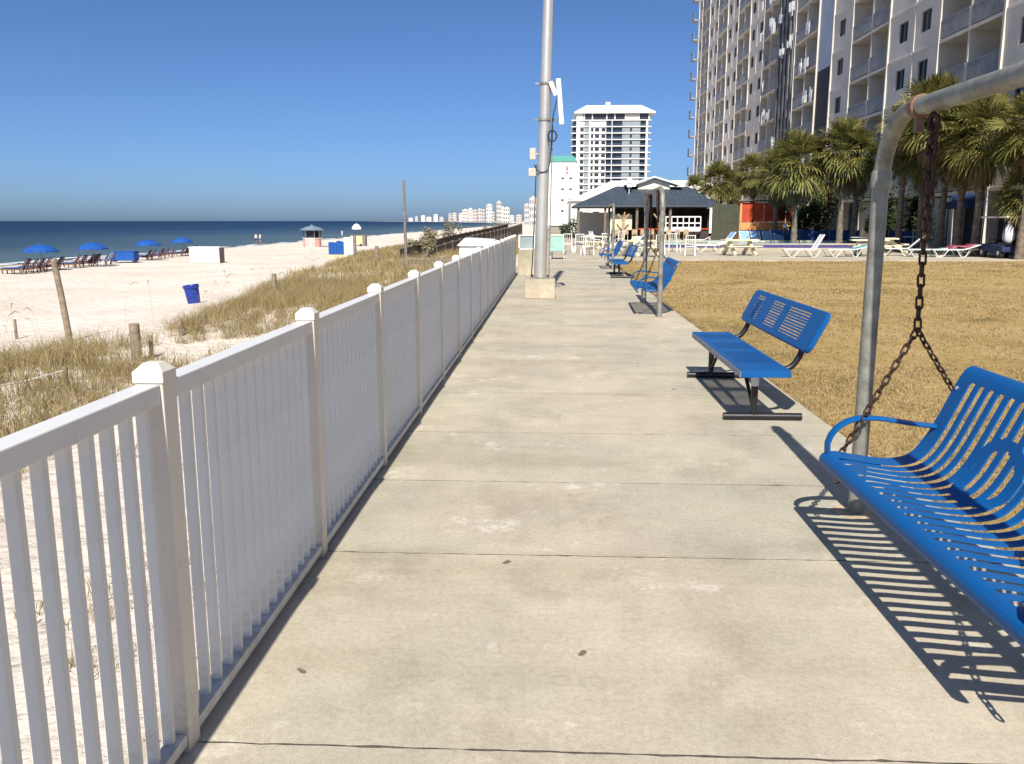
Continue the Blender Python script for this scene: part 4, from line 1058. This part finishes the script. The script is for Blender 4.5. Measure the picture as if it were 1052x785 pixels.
def part_list(items, key, name, maker, m, limit=100, sub=None):
    items = sorted(items, key=key); rest = MB(); n = 0
    for it in items[:limit]:
        q = MB(); maker(q, it); o = q.build(name, m, condo)
        if sub: sub(it, o)
    for it in items[limit:]: maker(rest, it)
    if items[limit:]: tag(rest.build(name+'s', m, condo), kind='stuff')
def visible_key(yc, z):                # nearest in view first
    Y = CY0+yc; up = (z-EYE)/Y
    return (0 if (up < .26 and Y > 40) else 1, math.hypot(Y, z))
def mkwin(q, it):
    c, w2, s0, s1 = it; x0, x1 = .09, .15
    q.bb(x0,x1,c-w2+.003,c-w2+.06,s0+.003,s1-.003); q.bb(x0,x1,c+w2-.06,c+w2-.003,s0+.003,s1-.003); q.bb(x0,x1,c-w2+.061,c+w2-.061,s0+.003,s0+.06); q.bb(x0,x1,c-w2+.061,c+w2-.061,s1-.06,s1-.003); q.bb(x0,x1,c-.03,c+.03,s0+.061,s1-.061)
gl_rest = MB(); gl_n = [0]
def mkglass(q, it): c, w2, s0, s1 = it; q.bb(.17,.19,c-w2+.003,c+w2-.003,s0+.003,s1-.003)
def subglass(it, o): q = MB(); mkglass(q, it); q.build('pane', M['glass'], o)
part_list(win, lambda it: visible_key(it[0], it[2]), 'window', mkwin, M['winframe'], 99, subglass)
for it in sorted(win, key=lambda it: visible_key(it[0], it[2]))[99:]: mkglass(gl_rest, it)
tag(gl_rest.build('window_panes', M['glass'], condo), kind='stuff')
def mkrail(q, it):
    a, b, z = it; n = max(3, int((b-a)/.14))
    q.bb(-.06,-.02,a,b,z+1.02,z+1.08); q.bb(-.05,-.02,a,b,z+.08,z+.12)
    for i in range(n+1): y = a+(b-a)*i/n; q.bb(-.05,-.025,y-.045,y+.045,z+.121,z+1.019)
part_list(slabs, lambda it: visible_key((it[0]+it[1])/2, it[2]), 'balcony_slab', lambda q, it: q.bb(-.06,DEEP,it[0]+.01,it[1]-.01,it[2]-.20,it[2]-.001), M['stucco_pier'], 99)
part_list(rails, lambda it: visible_key((it[0]+it[1])/2, it[2]), 'balcony_railing', mkrail, M['railing'], 99)
def mkdoor(q, it):
    c, z = it; q.bb(DEEP-.06,DEEP-.005,c-1.0,c+1.0,z+.02,z+2.12)
part_list(doors, lambda it: visible_key(it[0], it[1]), 'balcony_door', mkdoor, M['glass'], 99)
pr = MB(); pr.bb(-.2,19.2,-.2,LEN+.2,TOPZ+.001,TOPZ+.9); pr.build('parapet', M['stucco_pier'], condo)
# balconies sticking out of the far seaward corner
for f in range(NFL):
    z = Z1+f*FH; fb_ = MB(); fb_.bb(-.85,-.21,LEN-.2,LEN+1.8,z-.18,z)
    for q in range(12): fb_.bb(-.85,-.81,LEN-.18+q*.17,LEN-.06+q*.17,z-.001,z+1.0)
    fb_.bb(-.86,-.80,LEN-.2,LEN+1.8,z+1.0,z+1.06); fb_.build('corner_balcony', M['railing'], condo)
# ground floor: dark lobby openings, awnings
gf = MB()
for i in range(len(edges)-1):
    a, b = edges[i], edges[i+1]; gf.bb(.6,DEEP-.01,a+.14,b-.14,.05,2.9)
gf.build('lobby_glazing', M['darkpanel'], condo)
ww = MB()
for i in range(0, len(edges)-1):
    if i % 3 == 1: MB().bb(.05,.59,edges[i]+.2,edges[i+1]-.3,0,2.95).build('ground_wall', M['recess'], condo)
for i in (1, 3):
    a, b = edges[i]+.2, edges[i+1]-.2
    MB().add([(-.9,a,2.6),(-.9,b,2.6),(-.1,b,3.1),(-.1,a,3.1),(-.9,a,2.3),(-.9,b,2.3),(-.1,b,2.3),(-.1,a,2.3)], [(0,1,2,3),(0,4,5,1),(0,3,7,4),(1,5,6,2)]).build('awning', M['awning'], condo)

# ------------------------------------------------------------------ palms
def crown_mesh(name, R, nl, seed, dead):
    rnd = random.Random(seed); V = []; F = []
    def leaf(az, el, L, fr, droop, spread):
        d = Vector((math.cos(az)*math.cos(el), math.sin(az)*math.cos(el), math.sin(el)))
        # petiole arches down
        hub = d*L + Vector((0,0,-droop*L*.35)); t = (hub - d*L*.5).normalized()
        side = t.cross(Vector((0,0,1)))
        if side.length < .1: side = Vector((1,0,0))
        side.normalize(); nrm = side.cross(t).normalized()
        tw_ = rnd.uniform(-.5,.5); side, nrm = side*math.cos(tw_)+nrm*math.sin(tw_), nrm*math.cos(tw_)-side*math.sin(tw_)
        k = len(V); w = .018; V.extend([side*w, -side*w, hub-side*w, hub+side*w]); F.append((k,k+1,k+2,k+3))
        n = 17
        for i in range(n):
            a = (i/(n-1)-.5)*2*spread; q = (t*math.cos(a)+side*math.sin(a)); q = (q + nrm*.28*abs(math.sin(a))).normalized()
            l = fr*(1-.25*abs(a)/spread)*rnd.uniform(.85,1.1); b = q.cross(nrm).normalized()*(.024+.012*rnd.random())*(fr/.85)
            p1 = hub + q*l*.5; dr = droop*rnd.uniform(.6,1.5)
            p2 = hub + q*l*.82 + Vector((0,0,-l*.14*dr)); p3 = hub + q*l*1.0 + Vector((0,0,-l*.42*dr))
            k = len(V); V.extend([hub, p1+b, p1-b, p2+b*.8, p2-b*.8, p3])
            F.extend([(k,k+1,k+2),(k+1,k+3,k+4,k+2),(k+3,k+5,k+4)])
    for i in range(nl):
        u = (i+.5)/nl
        el = (math.radians(82) - u*math.radians(126)) if not dead else math.radians(rnd.uniform(-82,-48))
        az = i*2.39996+rnd.uniform(-.3,.3)
        fr = R*rnd.uniform(.42,.55)*(1 if not dead else .85); L = R*rnd.uniform(.38,.60)
        leaf(az, el+rnd.uniform(-.1,.1), L, fr, (.22+u*.42) if not dead else 1.3, math.radians(rnd.uniform(80,112)) if not dead else math.radians(55))
    me = bpy.data.meshes.new(name); me.from_pydata([tuple(v) for v in V], [], F); me.materials.append(M['palm_dead' if dead else 'palm']); return me
CR = [crown_mesh('crown', 2.0, 74, 11+i, False) for i in range(4)]; DD = [crown_mesh('dead_fronds', 1.75, 20, 31+i, True) for i in range(2)]
def trunk_mesh(seed, H):
    rnd = random.Random(seed); b = MB(); n = int(H/.16); pts = []; rs = []
    bx, by = rnd.uniform(-.3,.3), rnd.uniform(-.3,.3)
    for i in range(n+1):
        u = i/n; pts.append((bx*(u*u-u)*1.2, by*(u*u-u)*1.2, -.1+u*(H+.1))); rs.append(.17*(1.25-.35*min(1,u*3))*(1+.10*(i % 2))*rnd.uniform(.95,1.05))
    b.tube(pts, rs, 12)
    for i in range(int(n*.55), n):                # old leaf bases (boots) under the crown
        for q in range(4):
            a = i*1.1+q*PI/2; z = -.1+(i/n)*(H+.1); u = i/n; c = Vector((bx*(u*u-u)*1.2, by*(u*u-u)*1.2, z)); d = Vector((math.cos(a),math.sin(a),0))
            b.bar(c+d*.13, c+d*.30+Vector((0,0,.20)), .07, .025)
    return b
PL = [ # px of trunk, crown-centre py, Y, crown radius m, label
 (736,181,68,1.75,'palm right of the bar roof, its crown low and grey green'),
 (712,190,80,1.4,'small distant palm peeping over the right end of the bar roof'),
 (771,172,64,1.6,'slim palm above the orange and red kiosk'),
 (817,158,55,2.5,'broad dense palm with a long shaggy crown, between kiosk and twin palms'),
 (797,172,60,2.0,'palm half hidden at the left of the broad shaggy palm'),
 (864,146,54,2.35,'left palm of the twin-trunked pair in the middle of the row'),
 (876,156,55.5,2.1,'right palm of the twin-trunked pair in the middle of the row'),
 (954,108,45.5,2.4,'tall palm right behind the swing frame bend'),
 (945,150,49,1.9,'shaded palm standing behind the swing chain'),
 (984,132,44.5,2.2,'palm with full crown right of the swing chain'),
 (1003,128,42.5,2.3,'palm with bright drooping crown under the swing frame bar'),
 (925,128,50,2.1,'palm left of the tall palm, partly behind the swing pole'),
 (968,122,46.5,2.0,'palm behind the rusty swing chain, between taller palms'),
 (838,176,62,1.9,'shaded palm between the broad shaggy palm and the twin pair'),
 (752,186,74,1.6,'small dusty palm behind the olive screen wall'),
 (1049,122,38.8,2.0,'palm cut by the right picture edge below the swing bar'),
 (1041,190,39.6,1.5,'short young palm with drooping fronds at the right picture edge'),
]
for i, (px, py, Y, r, lab) in enumerate(PL):
    x, y, z = atY(px, py, Y); t = thing('palm_tree', lab, 'palm', (x,y,0), random.uniform(0,6), 'sabal palms by the pool')
    ht = z-.25*r
    trunk_mesh(i, ht).build('trunk', M['trunk'], t, smooth=True)
    o = bpy.data.objects.new('crown', CR[i % 4]); COL.objects.link(o); o.parent = t; o.location = (0,0,ht); o.scale = (r/2*1.02,)*3
    o = bpy.data.objects.new('dead_fronds', DD[i % 2]); COL.objects.link(o); o.parent = t; o.location = (0,0,ht-.1); o.scale = (r/2*.9,)*3
for (px, py, Y, r, h, lab) in ((843,240,62,2.2,4.6,'tall dark shrub behind the blue mesh screen left of the twin palms'),(932,236,56,1.5,3.6,'dark rounded shrub left of the swing chain'),(825,243,60,1.5,2.6,'dark shrub below the broad shaggy palm'),(903,240,58,1.1,2.2,'small dark shrub right of the twin palms'),(600,242,84,2.2,2.2,'green shrub left of the bar in front of the white hall'),(972,238,52,1.3,2.4,'dark shrub between the palm trunks behind the flat loungers')):
    x, y, z = atY(px, py, Y); shrub(lab, (x,y,0), r, h, 2600, .24, 'bush')

# ------------------------------------------------------------------ poolside bar pavilion
bar = thing('bar_pavilion', 'open poolside bar with slate blue hipped roof, left of the palms', 'pavilion', (1.5, 63.5, 0))
BW, BD = 10.5, 8.0
rf = MB(); ez = 2.78
rf.add([(0,0,ez),(BW,0,ez),(BW,BD,ez),(0,BD,ez),(3.3,BD/2,4.25),(BW-1.7,BD/2,4.2),(0,0,ez-.14),(BW,0,ez-.14),(BW,BD,ez-.14),(0,BD,ez-.14)],
   [(0,1,5,4),(1,2,5),(2,3,4,5),(3,0,4),(0,6,7,1),(1,7,8,2),(2,8,9,3),(3,9,6,0),(6,9,8,7)])
for q in range(26):                                                 # standing seams
    x = .4+q*.385; zt = min(1, x/3.3, (BW-x)/1.7) if True else 1
    rf.bar((x,.02,ez+.02),(x,BD/2*zt,ez+.02+(1.43)*zt),.035,.03)
rfo = rf.build('roof', M['roof_navy'], bar)
cp = MB(); cp.prism([(3.9,4.32),(4.15,4.25),(6.1,4.84),(8.0,4.25),(8.25,4.32),(6.1,4.97)], 'y', 2.9, 5.1); cp.build('cupola_roof', M['bag'], rfo)
cp = MB(); cp.prism([(4.9,4.0),(7.3,4.0),(7.3,4.42),(6.1,4.80),(4.9,4.42)], 'y', 3.3, 4.9); cp.build('cupola', M['stucco_pier'], rfo)
for x in (.35,2.3,4.6,7.0,BW-.35): MB().bb(x-.09,x+.09,.25,.43,0,ez-.15).build('column', M['wood_dark'], bar)
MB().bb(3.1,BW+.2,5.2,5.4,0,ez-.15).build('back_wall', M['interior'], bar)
MB().bb(.5,3.0,5.2,5.4,0,2.3).build('pale_wall', M['stucco_pier'], bar)
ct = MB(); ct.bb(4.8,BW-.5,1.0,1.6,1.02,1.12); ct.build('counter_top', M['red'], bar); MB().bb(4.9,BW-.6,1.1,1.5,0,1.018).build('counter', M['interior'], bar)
MB().bb(2.6,4.3,.9,1.0,1.0,2.1).build('cream_panel', M['cream'], bar)
rl = MB()
for x in np.arange(6.7,9.3,.42): rl.bb(x,x+.07,.55,.62,.95,1.95)
for z in (1.0,1.45,1.9): rl.bb(6.7,9.25,.552,.618,z,z+.09)
rl.bb(6.6,9.2,.50,.55,.90,1.22); rl.build('white_lattice', M['white_paint'], bar)
for x in (3.6,6.2,): # carved branching posts
    p = MB(); p.tube([(x,.1,0),(x,.1,1.7)], .10, 8); p.tube([(x,.1,1.65),(x-.42,.1,2.15)], .06, 6); p.tube([(x,.1,1.65),(x+.42,.1,2.15)], .06, 6); p.tube([(x,.1,1.65),(x+.1,.1,2.3)], .05, 6)
    p.build('carved_post', M['tan'], bar)
for k in range(9):
    x = 3.0+k*.62; s = MB(); s.bb(x,x+.36,.5,.86,.68,.74); s.bb(x,x+.36,.5,.54,.741,1.05)
    for a in (.02,.30):
        for c in (.52,.80): s.bb(x+a,x+a+.04,c,c+.04,0,.679)
    o = s.build('bar_stool', M['tan']); o.location = (1.5,63.0,0); tag(o, f'tan wooden stool at the poolside bar counter, {ordn(k)} from the left', 'stool', 'stools at the bar')
x, y, z = atY(646, 190, 66); s = MB(); s.box((0,0,0),(.35,.3,.28)); s.bb(-.03,.03,-.03,.03,-.6,-.14); s.bb(-.18,.18,-.18,.18,.141,.55)
o = s.build('roof_vent', M['bag'], rfo); o.location = (x-1.5, y-63.5, z-.05)

# kiosk, screens
t = thing('food_kiosk', 'orange painted kiosk with red shutters behind the pool', 'kiosk', (13.0, 61.5, 0))
MB().bb(0,4.1,0,2.4,0,1.55).build('wall', M['orange'], t)
MB().bb(0,.16,-.02,2.4,1.552,3.0).build('corner_post', M['orange'], t); MB().bb(3.94,4.1,-.02,2.4,1.552,3.0).build('corner_post', M['orange'], t)
for k in range(5): MB().bb(.2+k*.75,.90+k*.75,.03,.12,1.6,2.9).build('shutter', M['red'], t)
MB().bb(-.15,4.25,-.2,2.6,3.002,3.1).build('roof', M['wood_dark'], t)
o = MB().bb(-.42,1.45,0,.12,0,2.8).build('olive_screen', M['olive']); o.location = (11.55,61.6,0); tag(o, 'dark olive screen wall between bar and orange kiosk', 'screen wall')
t = thing('mesh_screen', 'long blue mesh screen fence in front of the palms behind the pool', 'screen fence', (12.5,58.8,0))
for k in range(5): MB().bb(k*1.95,k*1.95+.06,-.03,.03,0,1.15).build('post', M['galv'], t)
for k in range(4): MB().bb(k*1.95+.065,(k+1)*1.95-.005,-.015,.015,.12,1.05).build('mesh_panel', M['royal'], t)
t2 = copy_tree(t, 'blue mesh screen fence behind the flat loungers, right part', (20.4-.2,53.4,0)); t2.scale = (.5,1,1)

# pool
pool = thing('swimming_pool', 'raised swimming pool rim with purple blue tile band and pale water', 'pool', (5.4,49.5,0))
MB().bb(0,13.5,0,.35,0,.16).build('pool_wall', M['concrete_block'], pool); MB().bb(.02,13.48,-.008,-.001,.165,.33).build('tile_band', M['tile'], pool)
MB().bb(0,13.5,0,.35,.162,.40).build('coping', M['deck'], pool); MB().bb(0,13.5,.352,7.2,0,.34).build('water', M['pool'], pool); MB().bb(0,13.5,7.2,7.6,0,.42).build('pool_wall', M['concrete_block'], pool)

# ------------------------------------------------------------------ deck furniture
def chaise(label, loc, rz, back, cloth, frame='white_plastic', sc=1.):
    t = thing('chaise_lounge', label, 'chaise lounge', loc, rz, 'chaise lounges on the pool deck')
    f = MB()
    for sy in (-.31,.31):
        f.bar((-1.0,sy,.34),(.42,sy,.34),.035,.045); f.tube(catmull([(-.95,sy,.33),(-.72,sy,.02),(-.55,sy,.02),(-.30,sy,.32)], .1), .018, 6); f.tube(catmull([(.10,sy,.32),(.30,sy,.02),(.47,sy,.02),(.66,sy,.30)], .1), .018, 6)
        f.bar((.40,sy,.34),(.40+.78*math.cos(back),sy,.34+.78*math.sin(back)),.035,.045)
    f.bar((-1.0,-.31,.34),(-1.0,.31,.34),.03,.04); f.bar((.40+.78*math.cos(back),-.31,.34+.78*math.sin(back)),(.40+.78*math.cos(back),.31,.34+.78*math.sin(back)),.03,.04)
    f.build('frame', M[frame], t)
    MB().bb(-.98,.39,-.29,.29,.345,.36).build('seat_sling', M[cloth], t); b = MB(); b.bar((.41,0,.36),(.40+.76*math.cos(back),0,.355+.76*math.sin(back)),.58,.014); b.build('back_sling', M[cloth], t)
    return t
def chair(label, loc, rz, cloth):
    t = thing('resin_chair', label, 'chair', loc, rz, 'white chairs on the pool deck')
    MB().bb(-.25,.25,-.25,.25,.42,.46).build('seat', M[cloth], t, bevel=.01)
    b = MB(); b.bar((-.22,.25,.46),(-.22,.36,.98),.04,.04); b.bar((.22,.25,.46),(.22,.36,.98),.04,.04)
    for k in range(5): b.bar((-.2+k*.1,.27,.5),(-.2+k*.1,.36,.95),.05,.012)
    b.bar((-.24,.36,.97),(.24,.36,.97),.05,.03); b.build('backrest', M['white_plastic'], t)
    for sx in (-.22,.22):
        for sy in (-.22,.24): MB().bar((sx,sy,.42),(sx*1.12,sy*1.1,0),.045,.045).build('leg', M['white_plastic'], t)
        MB().bb(sx-.03,sx+.03,-.26,.28,.66,.69).build('armrest', M['white_plastic'], t)
    return t
def picnic(label, loc, rz, top=True):
    t = thing('picnic_table', label, 'picnic table', loc, rz, 'cream concrete picnic tables')
    MB().bb(-.85,.85,-.38,.38,.70,.77).build('tabletop', M['cream'], t, bevel=.012)
    for sy in (-.74,.74): MB().bb(-.85,.85,sy-.14,sy+.14,.42,.48).build('bench_seat', M['cream'], t, bevel=.01)
    for sx in (-.5,.5):
        b = MB(); b.bar((sx,-.85,.02),(sx,.12,.69),.12,.16); b.bar((sx+.005,.85,.02),(sx+.005,-.12,.69),.115,.155); b.bb(sx-.04,sx+.04,-.85,.85,.36,.419); b.build('cross_leg', M['cream'], t)
    return t
def round_table(label, loc):
    t = thing('patio_table', label, 'table', loc, 0, 'round patio tables')
    MB().lathe([(.62,.70),(.63,.72),(.62,.745)], 20).build('tabletop', M['white_plastic'], t)
    MB().lathe([(.05,.02),(.045,.699)], 8).build('pedestal', M['white_plastic'], t); MB().lathe([(.32,0),(.30,.035),(.05,.05)], 12).build('base', M['cream'], t)
    MB().tube([(0,0,.745),(0,0,1.2)], .03, 8).build('umbrella_stub', M['cream'], t)
    return t
def at0(px, py): x, y = gnd(px, py, 0); return (x, y, 0)
chaise('white chaise with raised white back at the lawn edge, in front of the broad palm', at0(822,263.2), 0, 1.05, 'white_plastic')
chaise('low white chaise with teal sling left of the near swing pole', at0(862,263), math.radians(12), .22, 'teal')
chaise('flat white chaise just right of the near swing pole', at0(916,262), math.radians(-30), .75, 'white_plastic')
chaise('flat white chaise below the swing chain with a grey green sling', at0(944,263), 0, .12, 'teal')
chaise('flat white chaise under the pink towel right of the swing chain', at0(968,263.2), 0, .30, 'white_plastic')
chaise('flat white chaise nearest the golf cart', at0(990,262.8), math.radians(6), .15, 'white_plastic')
chaise('white chaise with steep back at the right picture edge', at0(1050,262.5), math.radians(20), 1.1, 'white_plastic')
x, y, z = at0(969,263.2); tw_ = MB()
for k in range(9): tw_.bb(-.55+k*.13,-.43+k*.13,-.36,.36,.365+.05*math.sin(k*.8)+.02*k,.40+.05*math.sin(k*.8)+.02*k)
o = tw_.build('towel', M['pink'], bevel=.01); o.location = (x+.25,y,z+.03); tag(o, 'crumpled pink towel lying over a flat white chaise', 'towel')
picnic('cream picnic table in front of the orange kiosk at the lawn edge', at0(757,262), math.radians(8))
picnic('cream picnic table beside the low teal chaise', at0(886,262), math.radians(-10))
picnic('cream picnic table seen between the posts of the middle swing frame', at0(657,263.5), math.radians(20))
picnic('cream picnic table behind the near swing pole', at0(906,259), math.radians(75))
round_table('round white table with umbrella stub left of the near swing pole', at0(879,256.5))
round_table('round white table with umbrella stub below the dark rounded shrub', at0(929,255.5))
chair('white resin chair turned away, right of the middle swing frame', at0(707,262.5), math.radians(175), 'white_plastic')
chair('white resin chair behind the middle swing frame, half hidden', at0(692,258.5), math.radians(150), 'mint')
chair('white resin chair with royal blue cushion left of the far bench', at0(594,259.5), math.radians(190), 'royal')
chair('white resin chair facing the mast near the mint chaise', at0(584,259), math.radians(170), 'white_plastic')
chair('white resin chair near the left column of the bar', at0(611,253), math.radians(120), 'white_plastic')
chair('white resin chair at the bar front near the carved post', at0(636,252), math.radians(200), 'white_plastic')
chaise('mint chaise set end-on with upright back, right beside the mast', at0(573,266), math.radians(-95), 1.15, 'mint')
chaise('light blue chaise with raised back before the olive screen', at0(738,254), math.radians(15), .9, 'skyblue')
chaise('cream chaise left of the middle swing frame', at0(637,262), math.radians(25), .8, 'cream')
chaise('cream chaise further back below the cream bar panel', at0(648,255), math.radians(-15), .9, 'cream')
picnic('cream picnic table left of the far swing bench', at0(612,256), math.radians(-25))
for i, px in enumerate((766,777,789,800)):
    x, y = gnd(px, 246.5, 0); y = min(y, 57.5+.2*i); x = lat(px,246.5)*y
    chaise(f'light blue lounger in the row behind the pool, {ordn(i)} from the left', (x,y,0), math.radians(100), .95, 'skyblue')

for px, py, rz, c, lab in ((688,250,15,'white_plastic','white chaise far back between pool and bar, left one'),(716,251,-12,'skyblue','light blue chaise far back before the bar lattice'),(668,256,160,'white_plastic','white chaise seen through the middle swing frame'),(728,258,8,'white_plastic','white chaise left of the kiosk picnic table'),(1004,258,-8,'teal','teal chaise in the shade left of the golf cart')):
    chaise(lab, at0(px,py), math.radians(rz), .5, c)
for px, py, rz, lab in ((676,261,185,'white resin chair right behind the pole of the middle swing'),(624,258,160,'white resin chair behind the far swing bench'),(603,262,200,'white resin chair nearest the walkway, left of the far bench'),(745,250,170,'white resin chair between pool and olive screen'),(1036,259,150,'white resin chair right of the golf cart')):
    chair(lab, at0(px,py), math.radians(rz), 'white_plastic')
# golf cart with sacks
gx, gy, _ = at0(1018,264)
g = thing('golf_cart', 'dark golf cart with pale roof parked by the condominium, seen from behind', 'golf cart', (gx, gy, 0))
MB().bb(-.6,.6,-1.1,1.1,.28,.62).build('body', M['navy_cloth'], g, bevel=.06); MB().bb(-.62,.62,-1.25,1.1,1.78,1.86).build('roof', M['white_paint'], g, bevel=.03)
for sx in (-.56,.56):
    for sy in (-1.05,.95): MB().tube([(sx,sy,.6),(sx*.97,sy*.95,1.78)], .022, 6).build('roof_post', M['black'], g)
for sx in (-.52,.52):
    for sy in (-.75,.75):
        wv = MB().lathe([(.10,-.09),(.22,-.09),(.24,-.05),(.24,.05),(.22,.09),(.10,.09)], 16, (sx,sy,.24), Matrix.Rotation(PI/2,3,'Y')).build('wheel', M['rubber'], g, smooth=True)
        MB().lathe([(.10,-.095),(.11,.095)], 12, (sx,sy,.24), Matrix.Rotation(PI/2,3,'Y')).build('rim', M['bag'], wv)
MB().bb(-.52,.52,-.2,.35,.625,.85).build('seat', M['black'], g, bevel=.04); MB().bar((0,-.26,.8),(0,-.36,1.32),1.0,.10).build('backrest', M['black'], g, bevel=.03)
MB().bb(-.55,.55,-1.2,-.55,.621,.70).build('cargo_bed', M['black'], g)
for sgn, lab in ((-1,'left'),(1,'right')):
    s = MB(); s.lathe([(.14,0),(.23,.12),(.24,.35),(.20,.62),(.10,.80),(.06,.86),(.10,.93)], 14)
    o = s.build('laundry_sack', M['bag'], smooth=True); o.location = (gx+sgn*.29, gy-.9, .70); tag(o, f'pale blue laundry sack on the back of the golf cart, the {lab} one', 'sack', 'sacks on the golf cart')
# deck lamp posts among the palms
for px, top, Y, lab in ((966,205,47,'thin dark lamp post among the right palms'),(803,232,58,'thin post beside the blue mesh screen')):
    x, y, z = atY(px, top, Y); t = thing('lamp_post', lab, 'lamp post', (x,y,0))
    MB().tube([(0,0,0),(0,0,z-.15)], [.05,.035], 8).build('pole', M['black'], t); MB().lathe([(.07,z-.15),(.14,z-.1),(.14,z+.05),(.02,z+.12)], 10).build('lamp_head', M['bag'], t)
# ------------------------------------------------------------------ light, sky, camera
SUN_AZ, SUN_EL = math.radians(1.9), math.radians(44)     # sun behind the camera, a touch to the left
sd = bpy.data.lights.new('sun', 'SUN'); sd.energy = 5.0; sd.angle = math.radians(.53); sd.color = (1,.945,.85)
so = bpy.data.objects.new('sun', sd); COL.objects.link(so); so.rotation_euler = (PI/2-SUN_EL, 0, -SUN_AZ); so.location = (0,-30,40)
w = bpy.data.worlds.new('World'); scene.world = w; w.use_nodes = True
N = w.node_tree.nodes; Lk = w.node_tree.links
sk = N.new('ShaderNodeTexSky'); sk.sky_type = 'NISHITA'; sk.sun_disc = False
sk.sun_elevation = SUN_EL; sk.sun_rotation = PI + SUN_AZ
sk.altitude = 0; sk.air_density = .6; sk.dust_density = 1.0; sk.ozone_density = 10
bg = N['Background']; bg.inputs['Strength'].default_value = .088
Lk.new(sk.outputs[0], bg.inputs['Color'])
cd = bpy.data.cameras.new('camera'); cam = bpy.data.objects.new('camera', cd); COL.objects.link(cam)
cd.sensor_width = 36; cd.lens = 880/1052*36; cd.clip_start = .05; cd.clip_end = 60000
cam.location = (0,0,EYE); cam.rotation_euler = (PI/2-TH, 0, math.atan(PSI)); scene.camera = cam
scene.view_settings.view_transform = 'Standard'; scene.view_settings.look = 'None'
scene.view_settings.exposure = .45; scene.view_settings.gamma = 1; scene.view_settings.use_curve_mapping = False
scene.cycles.max_bounces = 6; scene.cycles.diffuse_bounces = 3; scene.cycles.glossy_bounces = 3; scene.cycles.transparent_max_bounces = 8
scene.cycles.caustics_reflective = False; scene.cycles.caustics_refractive = False
